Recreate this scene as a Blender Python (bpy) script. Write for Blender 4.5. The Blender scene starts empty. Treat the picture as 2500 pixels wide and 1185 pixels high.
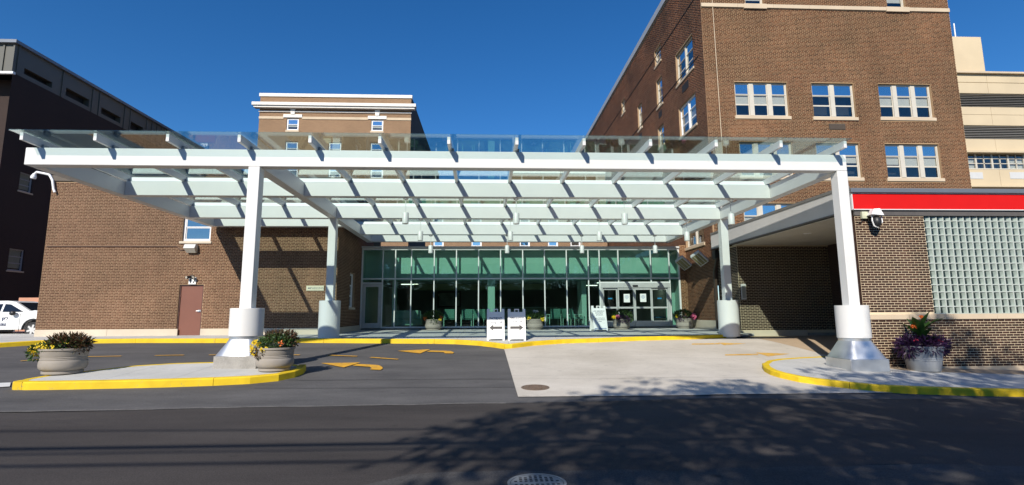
import bpy, bmesh, math, random
import numpy as np
from mathutils import Vector, Matrix
random.seed(7)
R = math.radians
SC = bpy.context.scene
COL = SC.collection

# ------------------------------------------------------------------ camera, world, sun, exposure
F_PX, CY, YAW, PIT, ROL, EYE = 1269.8, 586.7, .048, .1377, -.0056, 1.65   # solved from the photograph (2500 x 1185)
_s, _c = math.sin(YAW), math.cos(YAW)
_rt, _yf, _z = Vector((_c, -_s, 0)), Vector((_s, _c, 0)), Vector((0, 0, 1))
FWD = math.cos(PIT)*_yf + math.sin(PIT)*_z
_v = -math.sin(PIT)*_yf + math.cos(PIT)*_z
RGT = math.cos(ROL)*_rt + math.sin(ROL)*_v
UPV = -math.sin(ROL)*_rt + math.cos(ROL)*_v
cam = bpy.data.cameras.new('camera'); camo = bpy.data.objects.new('camera', cam); COL.objects.link(camo)
cam.sensor_width = 36; cam.lens = F_PX/2500*36; cam.shift_y = (CY-592.5)/2500
cam.clip_start = .1; cam.clip_end = 2000
m3 = Matrix((RGT, UPV, -FWD)).transposed()
camo.matrix_world = Matrix.Translation((0, 0, EYE)) @ m3.to_4x4()
SC.camera = camo

SUN = Vector((.39, 1.0, -.735))            # direction the light travels
world = bpy.data.worlds.new('World'); SC.world = world; world.use_nodes = True
wn = world.node_tree; sky = wn.nodes.new('ShaderNodeTexSky'); sky.sky_type = 'NISHITA'
sky.sun_disc = False; sky.sun_elevation = math.atan2(.735, math.hypot(.39, 1)); sky.sun_rotation = math.atan2(-.39, -1.0)
sky.air_density = 1.0; sky.dust_density = .12; sky.ozone_density = 6.0; sky.altitude = 600
bg = wn.nodes['Background']; bg.inputs['Strength'].default_value = .107
hsv = wn.nodes.new('ShaderNodeHueSaturation'); hsv.inputs['Saturation'].default_value = 1.22; hsv.inputs['Hue'].default_value = .503
wn.links.new(sky.outputs[0], hsv.inputs['Color']); wn.links.new(hsv.outputs[0], bg.inputs[0])
sl = bpy.data.lights.new('sun', 'SUN'); sl.energy = 4.8; sl.angle = R(.53); sl.color = (1, .93, .82)
so = bpy.data.objects.new('sun', sl); COL.objects.link(so); so.rotation_euler = SUN.to_track_quat('-Z', 'Y').to_euler(); so.location = (-10, -25, 30)
SC.view_settings.view_transform = 'Standard'; SC.view_settings.look = 'None'; SC.view_settings.gamma = 1
SC.view_settings.use_curve_mapping = False; SC.view_settings.exposure = .27
SC.cycles.max_bounces = 10; SC.cycles.transparent_max_bounces = 24; SC.cycles.diffuse_bounces = 4; SC.cycles.glossy_bounces = 4
SC.cycles.caustics_reflective = False; SC.cycles.caustics_refractive = False

# ------------------------------------------------------------------ places read from the photograph
def ray(px, py): return FWD + (px-1250)/F_PX*RGT - (py-CY)/F_PX*UPV
O = Vector((0, 0, EYE))
def PY(px, py, Y): r = ray(px, py); return O + r*(Y/r.y)
def PX(px, py, X): r = ray(px, py); return O + r*(X/r.x)
def sm(a, b, x):
    t = min(1, max(0, (x-a)/(b-a))); return t*t*(3-2*t)
def g(X, Y):
    """height of the road surface: the drive climbs to the lobby, the street falls away to the right"""
    if Y < 9: r = 0.
    elif Y < 11: r = .058*(Y-9)**2/4
    elif Y < 19.5: r = .058*(Y-10)
    elif Y < 21: t = Y-19.5; r = .551+.058*t-.048*t*t/3
    else: r = .602+.01*(min(Y, 40)-21)
    t = -.038*(min(max(X, 4.4), 16)-4.4)
    return r + t*(1-sm(14.3, 20.5, Y)) + .012*max(0, min(-X-4, 8))*sm(8, 12, Y)*(1-sm(14, 20, Y))
def G(px, py, off=0.):
    r = ray(px, py); z = .3
    for _ in range(60):
        p = O + r*((z-EYE)/r.z)
        z = .5*z+.5*(g(p.x, p.y)+off)
    p = O + r*((z-EYE)/r.z); p.z = g(p.x, p.y)+off
    return p

# ------------------------------------------------------------------ builders
class MB:
    def __init__(s, fr=None): s.v = []; s.f = []; s.m = []; s.fr = fr
    def add(s, vs, fs, mi=0):
        n = len(s.v); s.v += [tuple(p) for p in vs]; s.f += [tuple(i+n for i in f) for f in fs]; s.m += [mi]*len(fs); return s
    def box(s, x0, y0, z0, x1, y1, z1, mi=0):
        return s.add([(x0,y0,z0),(x1,y0,z0),(x1,y1,z0),(x0,y1,z0),(x0,y0,z1),(x1,y0,z1),(x1,y1,z1),(x0,y1,z1)],
                     [(0,3,2,1),(4,5,6,7),(0,1,5,4),(1,2,6,5),(2,3,7,6),(3,0,4,7)], mi)
    def hexa(s, b, t, mi=0):
        return s.add(list(b)+list(t), [(0,3,2,1),(4,5,6,7),(0,1,5,4),(1,2,6,5),(2,3,7,6),(3,0,4,7)], mi)
    def prism(s, poly, z0, z1, mi=0):
        n = len(poly); a = [(x,y,z0) for x,y in poly]+[(x,y,z1) for x,y in poly]
        return s.add(a, [tuple(range(n))[::-1], tuple(range(n,2*n))]+[(i,(i+1)%n,n+(i+1)%n,n+i) for i in range(n)], mi)
    def prism_y(s, poly, y0, y1, mi=0):       # poly in x,z
        n = len(poly); a = [(x,y0,z) for x,z in poly]+[(x,y1,z) for x,z in poly]
        return s.add(a, [tuple(range(n)), tuple(range(n,2*n))[::-1]]+[(i,n+i,n+(i+1)%n,(i+1)%n) for i in range(n)], mi)
    def tube(s, a, b, r0, r1=None, n=10, cap=True, mi=0):
        r1 = r0 if r1 is None else r1; a = Vector(a); b = Vector(b); d = (b-a).normalized()
        q = d.to_track_quat('Z', 'Y').to_matrix(); vs = []
        for c, r in ((a, r0), (b, r1)):
            vs += [c + q @ Vector((r*math.cos(2*math.pi*i/n), r*math.sin(2*math.pi*i/n), 0)) for i in range(n)]
        fs = [(i,(i+1)%n,n+(i+1)%n,n+i) for i in range(n)]
        if cap: fs += [tuple(range(n))[::-1], tuple(range(n,2*n))]
        return s.add(vs, fs, mi)
    def path(s, pts, r, n=8, mi=0):
        for a, b in zip(pts, pts[1:]): s.tube(a, b, r, r, n, True, mi)
        return s
    def lathe(s, prof, c=(0,0,0), n=28, sx=1, sy=1, mi=0):
        vs = []; k = len(prof)
        for r, z in prof:
            vs += [(c[0]+sx*r*math.cos(2*math.pi*i/n), c[1]+sy*r*math.sin(2*math.pi*i/n), c[2]+z) for i in range(n)]
        fs = [(j*n+i, j*n+(i+1)%n, (j+1)*n+(i+1)%n, (j+1)*n+i) for j in range(k-1) for i in range(n)]
        fs += [tuple(range(n))[::-1], tuple(range((k-1)*n, k*n))]
        return s.add(vs, fs, mi)
    def ball(s, c, rx, ry, rz, n=10, k=6, mi=0):
        return s.lathe([(max(.001, math.sin(math.pi*j/k))*1, -math.cos(math.pi*j/k)) for j in range(k+1)], (0,0,0), n, 1, 1, mi)._fix(c, rx, ry, rz, n*(k+1))
    def _fix(s, c, rx, ry, rz, n):
        for i in range(len(s.v)-n, len(s.v)):
            x, y, z = s.v[i]; s.v[i] = (c[0]+x*rx, c[1]+y*ry, c[2]+z*rz)
        return s
    def mesh(s, name, mats, smooth=False):
        me = bpy.data.meshes.new(name)
        v = s.v
        if s.fr is not None:
            o, u = s.fr; w = Vector((0,0,1)).cross(u)
            v = [tuple(o + u*x + w*y + Vector((0,0,z))) for x, y, z in v]
        me.from_pydata(v, [], s.f)
        mats = mats if isinstance(mats, (list, tuple)) else [mats]
        for m in mats: me.materials.append(m)
        if len(mats) > 1: me.polygons.foreach_set('material_index', s.m)
        if smooth:
            me.polygons.foreach_set('use_smooth', [True]*len(me.polygons))
            me.set_sharp_from_angle(angle=R(38))
        me.update(); return me
    def obj(s, name, mats, parent=None, smooth=False, bevel=0):
        o = bpy.data.objects.new(name, s.mesh(name, mats, smooth)); COL.objects.link(o); attach(o, parent)
        if bevel:
            b = o.modifiers.new('bevel', 'BEVEL'); b.width = bevel; b.segments = 2; b.limit_method = 'ANGLE'
        return o
def attach(o, parent):
    if parent is not None:
        o.parent = parent
        if parent.parent is None: o.location = -parent.location
def tag(o, label=None, cat=None, group=None, kind=None):
    for k, v in (('label', label), ('category', cat), ('group', group), ('kind', kind)):
        if v: o[k] = v
    return o
def thing(name, label, cat, loc=(0,0,0), group=None):
    o = bpy.data.objects.new(name, None); COL.objects.link(o); o.location = loc; o.empty_display_size = .2
    return tag(o, label, cat, group)
def copy_tree(o, parent=None):
    c = o.copy(); COL.objects.link(c)
    if parent is not None: c.parent = parent
    for ch in list(o.children): copy_tree(ch, c)
    return c
def text_mesh(body, size, align='CENTER', sx=1.0, ext=.002, bold=0.):
    cu = bpy.data.curves.new('lettering', 'FONT'); cu.body = body; cu.size = size; cu.align_x = align; cu.extrude = ext; cu.space_character = 1.05
    cu.offset = bold; cu.resolution_u = 2
    o = bpy.data.objects.new('lettering', cu); COL.objects.link(o)
    me = bpy.data.meshes.new_from_object(o.evaluated_get(bpy.context.evaluated_depsgraph_get()))
    bpy.data.objects.remove(o); bpy.data.curves.remove(cu)
    if sx != 1:
        for v in me.vertices: v.co.x *= sx
    return me
def text(body, size, mat, parent, o, u, up=Vector((0,0,1)), name='lettering', align='CENTER', sx=1.0, bold=0.):
    """o: middle of the baseline in the world, u: reading direction, up: letters' up"""
    me = text_mesh(body, size, align, sx, bold=bold); me.materials.append(mat)
    u = Vector(u).normalized(); up = Vector(up); n = u.cross(up).normalized(); up = n.cross(u)
    M = Matrix((u, up, n)).transposed().to_4x4(); M.translation = Vector(o); me.transform(M)
    ob = bpy.data.objects.new(name, me); COL.objects.link(ob); attach(ob, parent); return ob

# ------------------------------------------------------------------ materials
MATS = {}
def nodes(name):
    m = bpy.data.materials.new(name); m.use_nodes = True; MATS[name] = m
    return m, m.node_tree.nodes, m.node_tree.links, m.node_tree.nodes['Principled BSDF']
def lk(l, a, b): l.new(a, b)
def plain(name, c, rough=.6, var=.12, scale=6., metal=0., bump=0., bscale=60., spec=.5, detail=5):
    """one base colour with soft noise in value and roughness and an optional fine relief"""
    m, n, l, p = nodes(name)
    tc = n.new('ShaderNodeTexCoord'); nz = n.new('ShaderNodeTexNoise'); nz.inputs['Scale'].default_value = scale; nz.inputs['Detail'].default_value = detail
    l.new(tc.outputs['Object'], nz.inputs['Vector'])
    mr = n.new('ShaderNodeMapRange'); mr.inputs['From Min'].default_value = .25; mr.inputs['From Max'].default_value = .75
    mr.inputs['To Min'].default_value = 1-var; mr.inputs['To Max'].default_value = 1+var; l.new(nz.outputs['Fac'], mr.inputs['Value'])
    mx = n.new('ShaderNodeVectorMath'); mx.operation = 'SCALE'; mx.inputs[0].default_value = c[:3]; l.new(mr.outputs[0], mx.inputs['Scale'])
    l.new(mx.outputs[0], p.inputs['Base Color'])
    p.inputs['Roughness'].default_value = rough; p.inputs['Metallic'].default_value = metal; p.inputs['Specular IOR Level'].default_value = spec
    if bump:
        n2 = n.new('ShaderNodeTexNoise'); n2.inputs['Scale'].default_value = bscale; n2.inputs['Detail'].default_value = 4
        l.new(tc.outputs['Object'], n2.inputs['Vector'])
        b = n.new('ShaderNodeBump'); b.inputs['Strength'].default_value = bump; b.inputs['Distance'].default_value = .01
        l.new(n2.outputs['Fac'], b.inputs['Height']); l.new(b.outputs[0], p.inputs['Normal'])
    return m
def brick_mat(name, cols, blot=.25):
    """each brick its own colour from a ramp, broad weathering on top"""
    m, n, l, p = nodes(name)
    ge = n.new('ShaderNodeNewGeometry'); oi = n.new('ShaderNodeObjectInfo')
    a = n.new('ShaderNodeMath'); a.operation = 'ADD'; l.new(ge.outputs['Random Per Island'], a.inputs[0]); l.new(oi.outputs['Random'], a.inputs[1])
    fr = n.new('ShaderNodeMath'); fr.operation = 'FRACT'; l.new(a.outputs[0], fr.inputs[0])
    cr = n.new('ShaderNodeValToRGB'); e = cr.color_ramp.elements
    e[0].position = 0; e[0].color = (*cols[0], 1); e[1].position = 1; e[1].color = (*cols[-1], 1)
    for i, c in enumerate(cols[1:-1]): k = e.new((i+1)/(len(cols)-1)); k.color = (*c, 1)
    l.new(fr.outputs[0], cr.inputs[0])
    tc = n.new('ShaderNodeNewGeometry'); nz = n.new('ShaderNodeTexNoise'); nz.inputs['Scale'].default_value = .45; nz.inputs['Detail'].default_value = 6; l.new(tc.outputs['Position'], nz.inputs['Vector'])
    mr = n.new('ShaderNodeMapRange'); mr.inputs['From Min'].default_value = .3; mr.inputs['From Max'].default_value = .7; mr.inputs['To Min'].default_value = 1-blot; mr.inputs['To Max'].default_value = 1+blot
    l.new(nz.outputs['Fac'], mr.inputs['Value'])
    mp = n.new('ShaderNodeMapping'); mp.inputs['Scale'].default_value = (1.6, 1.6, .12); l.new(tc.outputs['Position'], mp.inputs[0])
    n3 = n.new('ShaderNodeTexNoise'); n3.inputs['Scale'].default_value = 1.0; n3.inputs['Detail'].default_value = 5; l.new(mp.outputs[0], n3.inputs['Vector'])
    m3_ = n.new('ShaderNodeMapRange'); m3_.inputs['From Min'].default_value = .35; m3_.inputs['From Max'].default_value = .65; m3_.inputs['To Min'].default_value = 1.1; m3_.inputs['To Max'].default_value = .86; l.new(n3.outputs['Fac'], m3_.inputs['Value'])
    mm = n.new('ShaderNodeMath'); mm.operation = 'MULTIPLY'; l.new(mr.outputs[0], mm.inputs[0]); l.new(m3_.outputs[0], mm.inputs[1]); mr = mm
    mx = n.new('ShaderNodeVectorMath'); mx.operation = 'SCALE'; l.new(cr.outputs[0], mx.inputs[0]); l.new(mr.outputs[0], mx.inputs['Scale'])
    l.new(mx.outputs[0], p.inputs['Base Color']); p.inputs['Roughness'].default_value = .85; p.inputs['Specular IOR Level'].default_value = .25
    return m
def glass_mat(name, tint, refl=1.0, rough=.0, base=.0, wave=0.):
    """thin architectural glass: tinted see-through plus fresnel mirror"""
    m, n, l, p = nodes(name); n.remove(p); out = n['Material Output']
    t = n.new('ShaderNodeBsdfTransparent'); t.inputs[0].default_value = (*tint, 1)
    gl = n.new('ShaderNodeBsdfGlossy'); gl.inputs['Roughness'].default_value = rough; gl.inputs[0].default_value = (.92, .97, .96, 1)
    if wave:
        ge = n.new('ShaderNodeNewGeometry'); nz = n.new('ShaderNodeTexNoise'); nz.inputs['Scale'].default_value = .9; l.new(ge.outputs['Position'], nz.inputs['Vector'])
        b = n.new('ShaderNodeBump'); b.inputs['Strength'].default_value = 1; b.inputs['Distance'].default_value = wave; l.new(nz.outputs['Fac'], b.inputs['Height']); l.new(b.outputs[0], gl.inputs['Normal'])
    fr = n.new('ShaderNodeFresnel'); g2 = n.new('ShaderNodeNewGeometry'); io = n.new('ShaderNodeMapRange'); io.inputs['To Min'].default_value = 1.5; io.inputs['To Max'].default_value = 1/1.5
    l.new(g2.outputs['Backfacing'], io.inputs['Value']); l.new(io.outputs[0], fr.inputs[0])
    mt = n.new('ShaderNodeMath'); mt.operation = 'MULTIPLY_ADD'; mt.use_clamp = True; mt.inputs[1].default_value = refl; mt.inputs[2].default_value = base; l.new(fr.outputs[0], mt.inputs[0])
    mx = n.new('ShaderNodeMixShader'); l.new(mt.outputs[0], mx.inputs[0]); l.new(t.outputs[0], mx.inputs[1]); l.new(gl.outputs[0], mx.inputs[2]); l.new(mx.outputs[0], out.inputs[0])
    return m
def ground_mat(name, c1, c2, scale=.6, grain=.5, rough=.9, streak=0., stain=.16):
    """asphalt or concrete: broad patches, fine speckle, relief, streaks along the travel direction"""
    m, n, l, p = nodes(name)
    ge = n.new('ShaderNodeNewGeometry')
    mp = n.new('ShaderNodeMapping'); l.new(ge.outputs['Position'], mp.inputs[0]); mp.inputs['Scale'].default_value = (1-.75*streak, 1+streak, 1)
    a = n.new('ShaderNodeTexNoise'); a.inputs['Scale'].default_value = scale; a.inputs['Detail'].default_value = 9; a.inputs['Roughness'].default_value = .62; l.new(mp.outputs[0], a.inputs['Vector'])
    cr = n.new('ShaderNodeValToRGB'); cr.color_ramp.elements[0].position = .32; cr.color_ramp.elements[1].position = .68
    cr.color_ramp.elements[0].color = (*c1, 1); cr.color_ramp.elements[1].color = (*c2, 1); l.new(a.outputs['Fac'], cr.inputs[0])
    b = n.new('ShaderNodeTexNoise'); b.inputs['Scale'].default_value = 70; b.inputs['Detail'].default_value = 3; l.new(ge.outputs['Position'], b.inputs['Vector'])
    mr = n.new('ShaderNodeMapRange'); mr.inputs['From Min'].default_value = .3; mr.inputs['From Max'].default_value = .7; mr.inputs['To Min'].default_value = 1-grain; mr.inputs['To Max'].default_value = 1+grain; l.new(b.outputs['Fac'], mr.inputs['Value'])
    mx = n.new('ShaderNodeVectorMath'); mx.operation = 'SCALE'; l.new(cr.outputs[0], mx.inputs[0]); l.new(mr.outputs[0], mx.inputs['Scale'])
    c3 = n.new('ShaderNodeTexNoise'); c3.inputs['Scale'].default_value = 2.6; c3.inputs['Detail'].default_value = 7; c3.inputs['Roughness'].default_value = .7; c3.inputs['Distortion'].default_value = 1.2; l.new(mp.outputs[0], c3.inputs['Vector'])
    sr = n.new('ShaderNodeMapRange'); sr.inputs['From Min'].default_value = .54; sr.inputs['From Max'].default_value = .72; sr.inputs['To Min'].default_value = 1; sr.inputs['To Max'].default_value = 1-stain; l.new(c3.outputs['Fac'], sr.inputs['Value'])
    vo = n.new('ShaderNodeTexVoronoi'); vo.inputs['Scale'].default_value = 1.15; l.new(ge.outputs['Position'], vo.inputs['Vector'])
    dr = n.new('ShaderNodeMapRange'); dr.inputs['From Min'].default_value = .03; dr.inputs['From Max'].default_value = .085; dr.inputs['To Min'].default_value = 1-stain*1.3; dr.inputs['To Max'].default_value = 1; l.new(vo.outputs['Distance'], dr.inputs['Value'])
    ms = n.new('ShaderNodeMath'); ms.operation = 'MULTIPLY'; l.new(sr.outputs[0], ms.inputs[0]); l.new(dr.outputs[0], ms.inputs[1])
    m2 = n.new('ShaderNodeVectorMath'); m2.operation = 'SCALE'; l.new(mx.outputs[0], m2.inputs[0]); l.new(ms.outputs[0], m2.inputs['Scale']); mx = m2
    l.new(mx.outputs[0], p.inputs['Base Color']); p.inputs['Roughness'].default_value = rough; p.inputs['Specular IOR Level'].default_value = .3
    bp = n.new('ShaderNodeBump'); bp.inputs['Strength'].default_value = .35; bp.inputs['Distance'].default_value = .006; l.new(b.outputs['Fac'], bp.inputs['Height']); l.new(bp.outputs[0], p.inputs['Normal'])
    return m
def paint_mat(name, c, under, wear=.5):
    """road paint with worn spots"""
    m, n, l, p = nodes(name)
    ge = n.new('ShaderNodeNewGeometry'); a = n.new('ShaderNodeTexNoise'); a.inputs['Scale'].default_value = 9; a.inputs['Detail'].default_value = 9; a.inputs['Roughness'].default_value = .7; l.new(ge.outputs['Position'], a.inputs['Vector'])
    cr = n.new('ShaderNodeValToRGB'); e = cr.color_ramp.elements; e[0].position = wear-.06; e[0].color = (*c, 1); e[1].position = wear+.06; e[1].color = (*under, 1); l.new(a.outputs['Fac'], cr.inputs[0])
    b = n.new('ShaderNodeTexNoise'); b.inputs['Distortion'].default_value = .8; b.inputs['Scale'].default_value = 2.3; b.inputs['Detail'].default_value = 6; l.new(ge.outputs['Position'], b.inputs['Vector'])
    mr = n.new('ShaderNodeMapRange'); mr.inputs['To Min'].default_value = .60; mr.inputs['To Max'].default_value = 1.2; l.new(b.outputs['Fac'], mr.inputs['Value'])
    mx = n.new('ShaderNodeVectorMath'); mx.operation = 'SCALE'; l.new(cr.outputs[0], mx.inputs[0]); l.new(mr.outputs[0], mx.inputs['Scale'])
    l.new(mx.outputs[0], p.inputs['Base Color']); p.inputs['Roughness'].default_value = .7
    return m
def leaf_mat(name, cols, trans=.3):
    m, n, l, p = nodes(name)
    ge = n.new('ShaderNodeNewGeometry'); cr = n.new('ShaderNodeValToRGB'); e = cr.color_ramp.elements
    e[0].position = 0; e[0].color = (*cols[0], 1); e[1].position = 1; e[1].color = (*cols[-1], 1)
    for i, c in enumerate(cols[1:-1]): k = e.new((i+1)/(len(cols)-1)); k.color = (*c, 1)
    l.new(ge.outputs['Random Per Island'], cr.inputs[0]); l.new(cr.outputs[0], p.inputs['Base Color']); p.inputs['Roughness'].default_value = .5
    tr = n.new('ShaderNodeBsdfTranslucent'); l.new(cr.outputs[0], tr.inputs[0]); mx = n.new('ShaderNodeMixShader'); mx.inputs[0].default_value = trans
    l.new(p.outputs[0], mx.inputs[1]); l.new(tr.outputs[0], mx.inputs[2]); l.new(mx.outputs[0], n['Material Output'].inputs[0])
    return m

white = plain('white_steel_paint', (.71, .705, .69), .38, .03, 1.5)
concrete = ground_mat('pale_concrete', (.47, .43, .37), (.61, .565, .50), .5, .10, .85)
walkc = ground_mat('walk_concrete', (.44, .44, .42), (.58, .57, .54), .6, .10, .85)
tanpave = ground_mat('tan_pavement', (.36, .27, .18), (.47, .36, .25), .7, .12, .85)
plinthc = ground_mat('plinth_concrete', (.26, .25, .23), (.40, .38, .35), 2.5, .18, .9)
stone = plain('cast_stone', (.58, .50, .39), .8, .12, 1.2, bump=.2, bscale=40)
stone2 = plain('buff_stone', (.56, .45, .32), .8, .10, 1.0, bump=.2, bscale=40)
street_m = ground_mat('street_asphalt', (.039, .034, .033), (.064, .056, .053), .5, .34, .9, .8)
drive_m = ground_mat('drive_asphalt', (.070, .068, .070), (.120, .116, .116), .6, .30, .9, .5)
kerb_y = paint_mat('yellow_kerb_paint', (.80, .55, .012), (.36, .30, .16), .66)
mark_y = paint_mat('yellow_road_paint', (.72, .38, .03), (.13, .11, .09), .62)
mark_f = paint_mat('faded_yellow_paint', (.70, .40, .06), (.55, .50, .42), .58)
mark_w = paint_mat('white_road_paint', (.72, .72, .70), (.15, .15, .15), .66)
mort_l = plain('tan_mortar', (.365, .248, .148), .9, .18, .7)
mort_t = plain('golden_mortar', (.395, .258, .14), .9, .20, .5)
mort_r = plain('cream_mortar', (.66, .54, .37), .9, .16, .8)
br_l = brick_mat('wing_brick', [(.092,.042,.025), (.155,.075,.045), (.118,.056,.034), (.185,.097,.060), (.105,.049,.030)])
br_t = brick_mat('tower_brick', [(.085,.031,.015), (.150,.056,.025), (.062,.025,.014), (.165,.075,.040), (.105,.042,.021)], .38)
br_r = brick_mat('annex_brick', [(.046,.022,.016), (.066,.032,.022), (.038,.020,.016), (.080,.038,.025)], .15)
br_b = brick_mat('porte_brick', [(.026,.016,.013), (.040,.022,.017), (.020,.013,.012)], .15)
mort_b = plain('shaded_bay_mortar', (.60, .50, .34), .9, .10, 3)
def far_brick(name, c1, c2, cm):
    """brickwork too far off to tell single bricks apart"""
    m, n, l, p = nodes(name)
    ge = n.new('ShaderNodeNewGeometry'); sx = n.new('ShaderNodeSeparateXYZ'); l.new(ge.outputs['Position'], sx.inputs[0])
    ad = n.new('ShaderNodeMath'); ad.operation = 'ADD'; l.new(sx.outputs['X'], ad.inputs[0]); l.new(sx.outputs['Y'], ad.inputs[1])
    cx = n.new('ShaderNodeCombineXYZ'); l.new(ad.outputs[0], cx.inputs['X']); l.new(sx.outputs['Z'], cx.inputs['Y'])
    bt = n.new('ShaderNodeTexBrick'); bt.inputs['Scale'].default_value = 1; bt.inputs['Brick Width'].default_value = .203; bt.inputs['Row Height'].default_value = .0677; bt.inputs['Mortar Size'].default_value = .012
    bt.inputs['Color1'].default_value = (*c1, 1); bt.inputs['Color2'].default_value = (*c2, 1); bt.inputs['Mortar'].default_value = (*cm, 1); l.new(cx.outputs[0], bt.inputs['Vector'])
    nz = n.new('ShaderNodeTexNoise'); nz.inputs['Scale'].default_value = .35; nz.inputs['Detail'].default_value = 8; l.new(ge.outputs['Position'], nz.inputs['Vector'])
    mr = n.new('ShaderNodeMapRange'); mr.inputs['From Min'].default_value = .3; mr.inputs['From Max'].default_value = .7; mr.inputs['To Min'].default_value = .9; mr.inputs['To Max'].default_value = 1.1; l.new(nz.outputs['Fac'], mr.inputs['Value'])
    mx = n.new('ShaderNodeVectorMath'); mx.operation = 'SCALE'; l.new(bt.outputs['Color'], mx.inputs[0]); l.new(mr.outputs[0], mx.inputs['Scale']); l.new(mx.outputs[0], p.inputs['Base Color']); p.inputs['Roughness'].default_value = .9
    return m
br_far = far_brick('distant_brick', (.20,.11,.058), (.13,.066,.036), (.40,.27,.16))
br_dark = far_brick('shaded_brick', (.032,.016,.013), (.023,.012,.010), (.046,.030,.024))  # brick darkened so that walls in shade come out deeper
white_d = plain('white_stone_dim', (.58,.56,.52), .7, .05, 2)
metal_siding = plain('ribbed_siding', (.095, .092, .076), .5, .06, 1)
white_hot = plain('sunlit_upstand_white', (.88, .88, .86), .4, .02, 2)  # whiter than the beams: stronger sunlight put into the colour
weath = plain('weathered_coping_stone', (.12, .10, .08), .8, .15, 2)
galv = plain('galvanised_steel', (.62, .64, .66), .36, .14, 3.0, metal=.75)
alu = plain('brushed_aluminium', (.78, .79, .78), .36, .05, 4, metal=.1)
alu_d = plain('door_aluminium', (.56, .57, .56), .4, .08, 3, metal=.3)
frame_w = plain('window_frame_paint', (.56, .52, .44), .5, .06, 3)
vinyl_w = plain('white_vinyl', (.82, .82, .82), .4, .03, 3)
dark_gap = plain('dark_recess', (.015, .015, .017), .8, .1, 3)
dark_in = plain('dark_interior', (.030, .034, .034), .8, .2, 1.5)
blind = plain('window_blind', (.66, .63, .54), .8, .06, 3)
curtain = plain('grey_curtain', (.30, .31, .33), .9, .1, 5)
c_glass = glass_mat('canopy_glass', (.848, .932, .915), 1.15)
l_glass = glass_mat('lobby_glass', (.71, .865, .825), 1.05, wave=.004)
w_glass = glass_mat('window_glass', (.88, .90, .90), 1.3, .0, .02, wave=.006)
w_teal = glass_mat('wing_window_glass', (.30, .40, .45), 1.0, .0, .30, wave=.006)
w_mirror = glass_mat('coated_window_glass', (.52, .62, .70), 1.0, .0, .62, wave=.01)
black = plain('black_plastic', (.018, .018, .02), .45, .1, 8)
ink = plain('dark_ink', (.03, .04, .09), .6, .05, 8)
greyink = plain('grey_ink', (.055, .05, .05), .6, .05, 8)
bluebar = plain('blue_ink', (.10, .17, .36), .5, .05, 8)
signw = plain('sign_board_white', (.82, .83, .82), .45, .03, 4)
red = plain('red_panel', (.60, .010, .010), .6, .05, 2, spec=.15)
greyfascia = plain('grey_fascia', (.56, .56, .55), .5, .05, 2)
bluegrey = plain('coping_metal', (.17, .19, .22), .45, .06, 2, metal=.3)
doorbrown = plain('brown_door_paint', (.185, .070, .045), .5, .06, 2)
brownmetal = plain('brown_downpipe', (.055, .035, .025), .5, .1, 3)
iron = plain('cast_iron', (.19, .13, .09), .6, .25, 12, metal=.3, bump=.4, bscale=90)
iron_g = plain('worn_grey_iron', (.24, .25, .26), .5, .25, 12, metal=.2, bump=.4, bscale=90)
pot_m = plain('concrete_planter', (.30, .27, .235), .85, .10, 4, bump=.3, bscale=90)
soil = plain('potting_soil', (.03, .02, .015), .95, .2, 30)
beige = plain('beige_panel', (.57, .465, .31), .75, .10, .35, detail=8)
soffit_m = plain('soffit_panel', (.50, .47, .41), .8, .06, 1)
carwhite = plain('car_paint', (.78, .79, .78), .22, .02, 2)
carglass = plain('car_glass', (.012, .016, .024), .05, .05, 2)
seam_m = ground_mat('seam_tar', (.030,.030,.032), (.055,.054,.056), 3., .2, .8)
seam_c = ground_mat('slab_crack', (.26,.24,.21), (.34,.31,.27), 3., .2, .9)
old_m = ground_mat('old_asphalt', (.050,.047,.046), (.085,.081,.080), .8, .35, .95, .4, .3)
seam_p = ground_mat('gravelly_edge', (.10,.096,.092), (.17,.162,.155), 6., .4, .9)
rubber = plain('tyre_rubber', (.02, .02, .022), .8, .1, 10)
salmon = plain('salmon_block', (.55, .27, .17), .8, .08, 2)
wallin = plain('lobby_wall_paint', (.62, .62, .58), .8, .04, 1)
chair_m = plain('teal_upholstery', (.20, .31, .27), .8, .1, 6)
chair_l = plain('pale_chair_frame', (.70, .72, .66), .4, .05, 6)
cove_m = plain('cove_timber', (.36, .29, .17), .7, .08, 3)
leaf_g = leaf_mat('green_leaf', [(.028,.065,.014), (.055,.115,.026), (.090,.170,.045), (.042,.085,.028)])
leaf_d = leaf_mat('dusky_leaf', [(.045,.030,.016), (.12,.050,.022), (.030,.045,.014), (.15,.070,.035)])
leaf_p = leaf_mat('purple_leaf', [(.026,.010,.040), (.055,.018,.075), (.036,.012,.048), (.085,.024,.090)], .15)
leaf_c = leaf_mat('canna_leaf', [(.035,.105,.018), (.065,.165,.030)], .25)
leaf_t = leaf_mat('street_tree_leaf', [(.025,.055,.012), (.040,.080,.020), (.055,.095,.025)], .12)
fl_y = leaf_mat('yellow_petal', [(.75,.55,.02), (.85,.68,.05)], .2)
fl_p = leaf_mat('pink_petal', [(.70,.14,.28), (.78,.25,.40), (.62,.10,.22)], .2)
fl_o = leaf_mat('orange_petal', [(.75,.16,.03), (.80,.26,.06)], .2)
fl_r = leaf_mat('rust_petal', [(.30,.09,.03), (.42,.15,.04)], .2)
bark = plain('tree_bark', (.11, .085, .065), .9, .25, 6, bump=.6, bscale=20)
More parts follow.
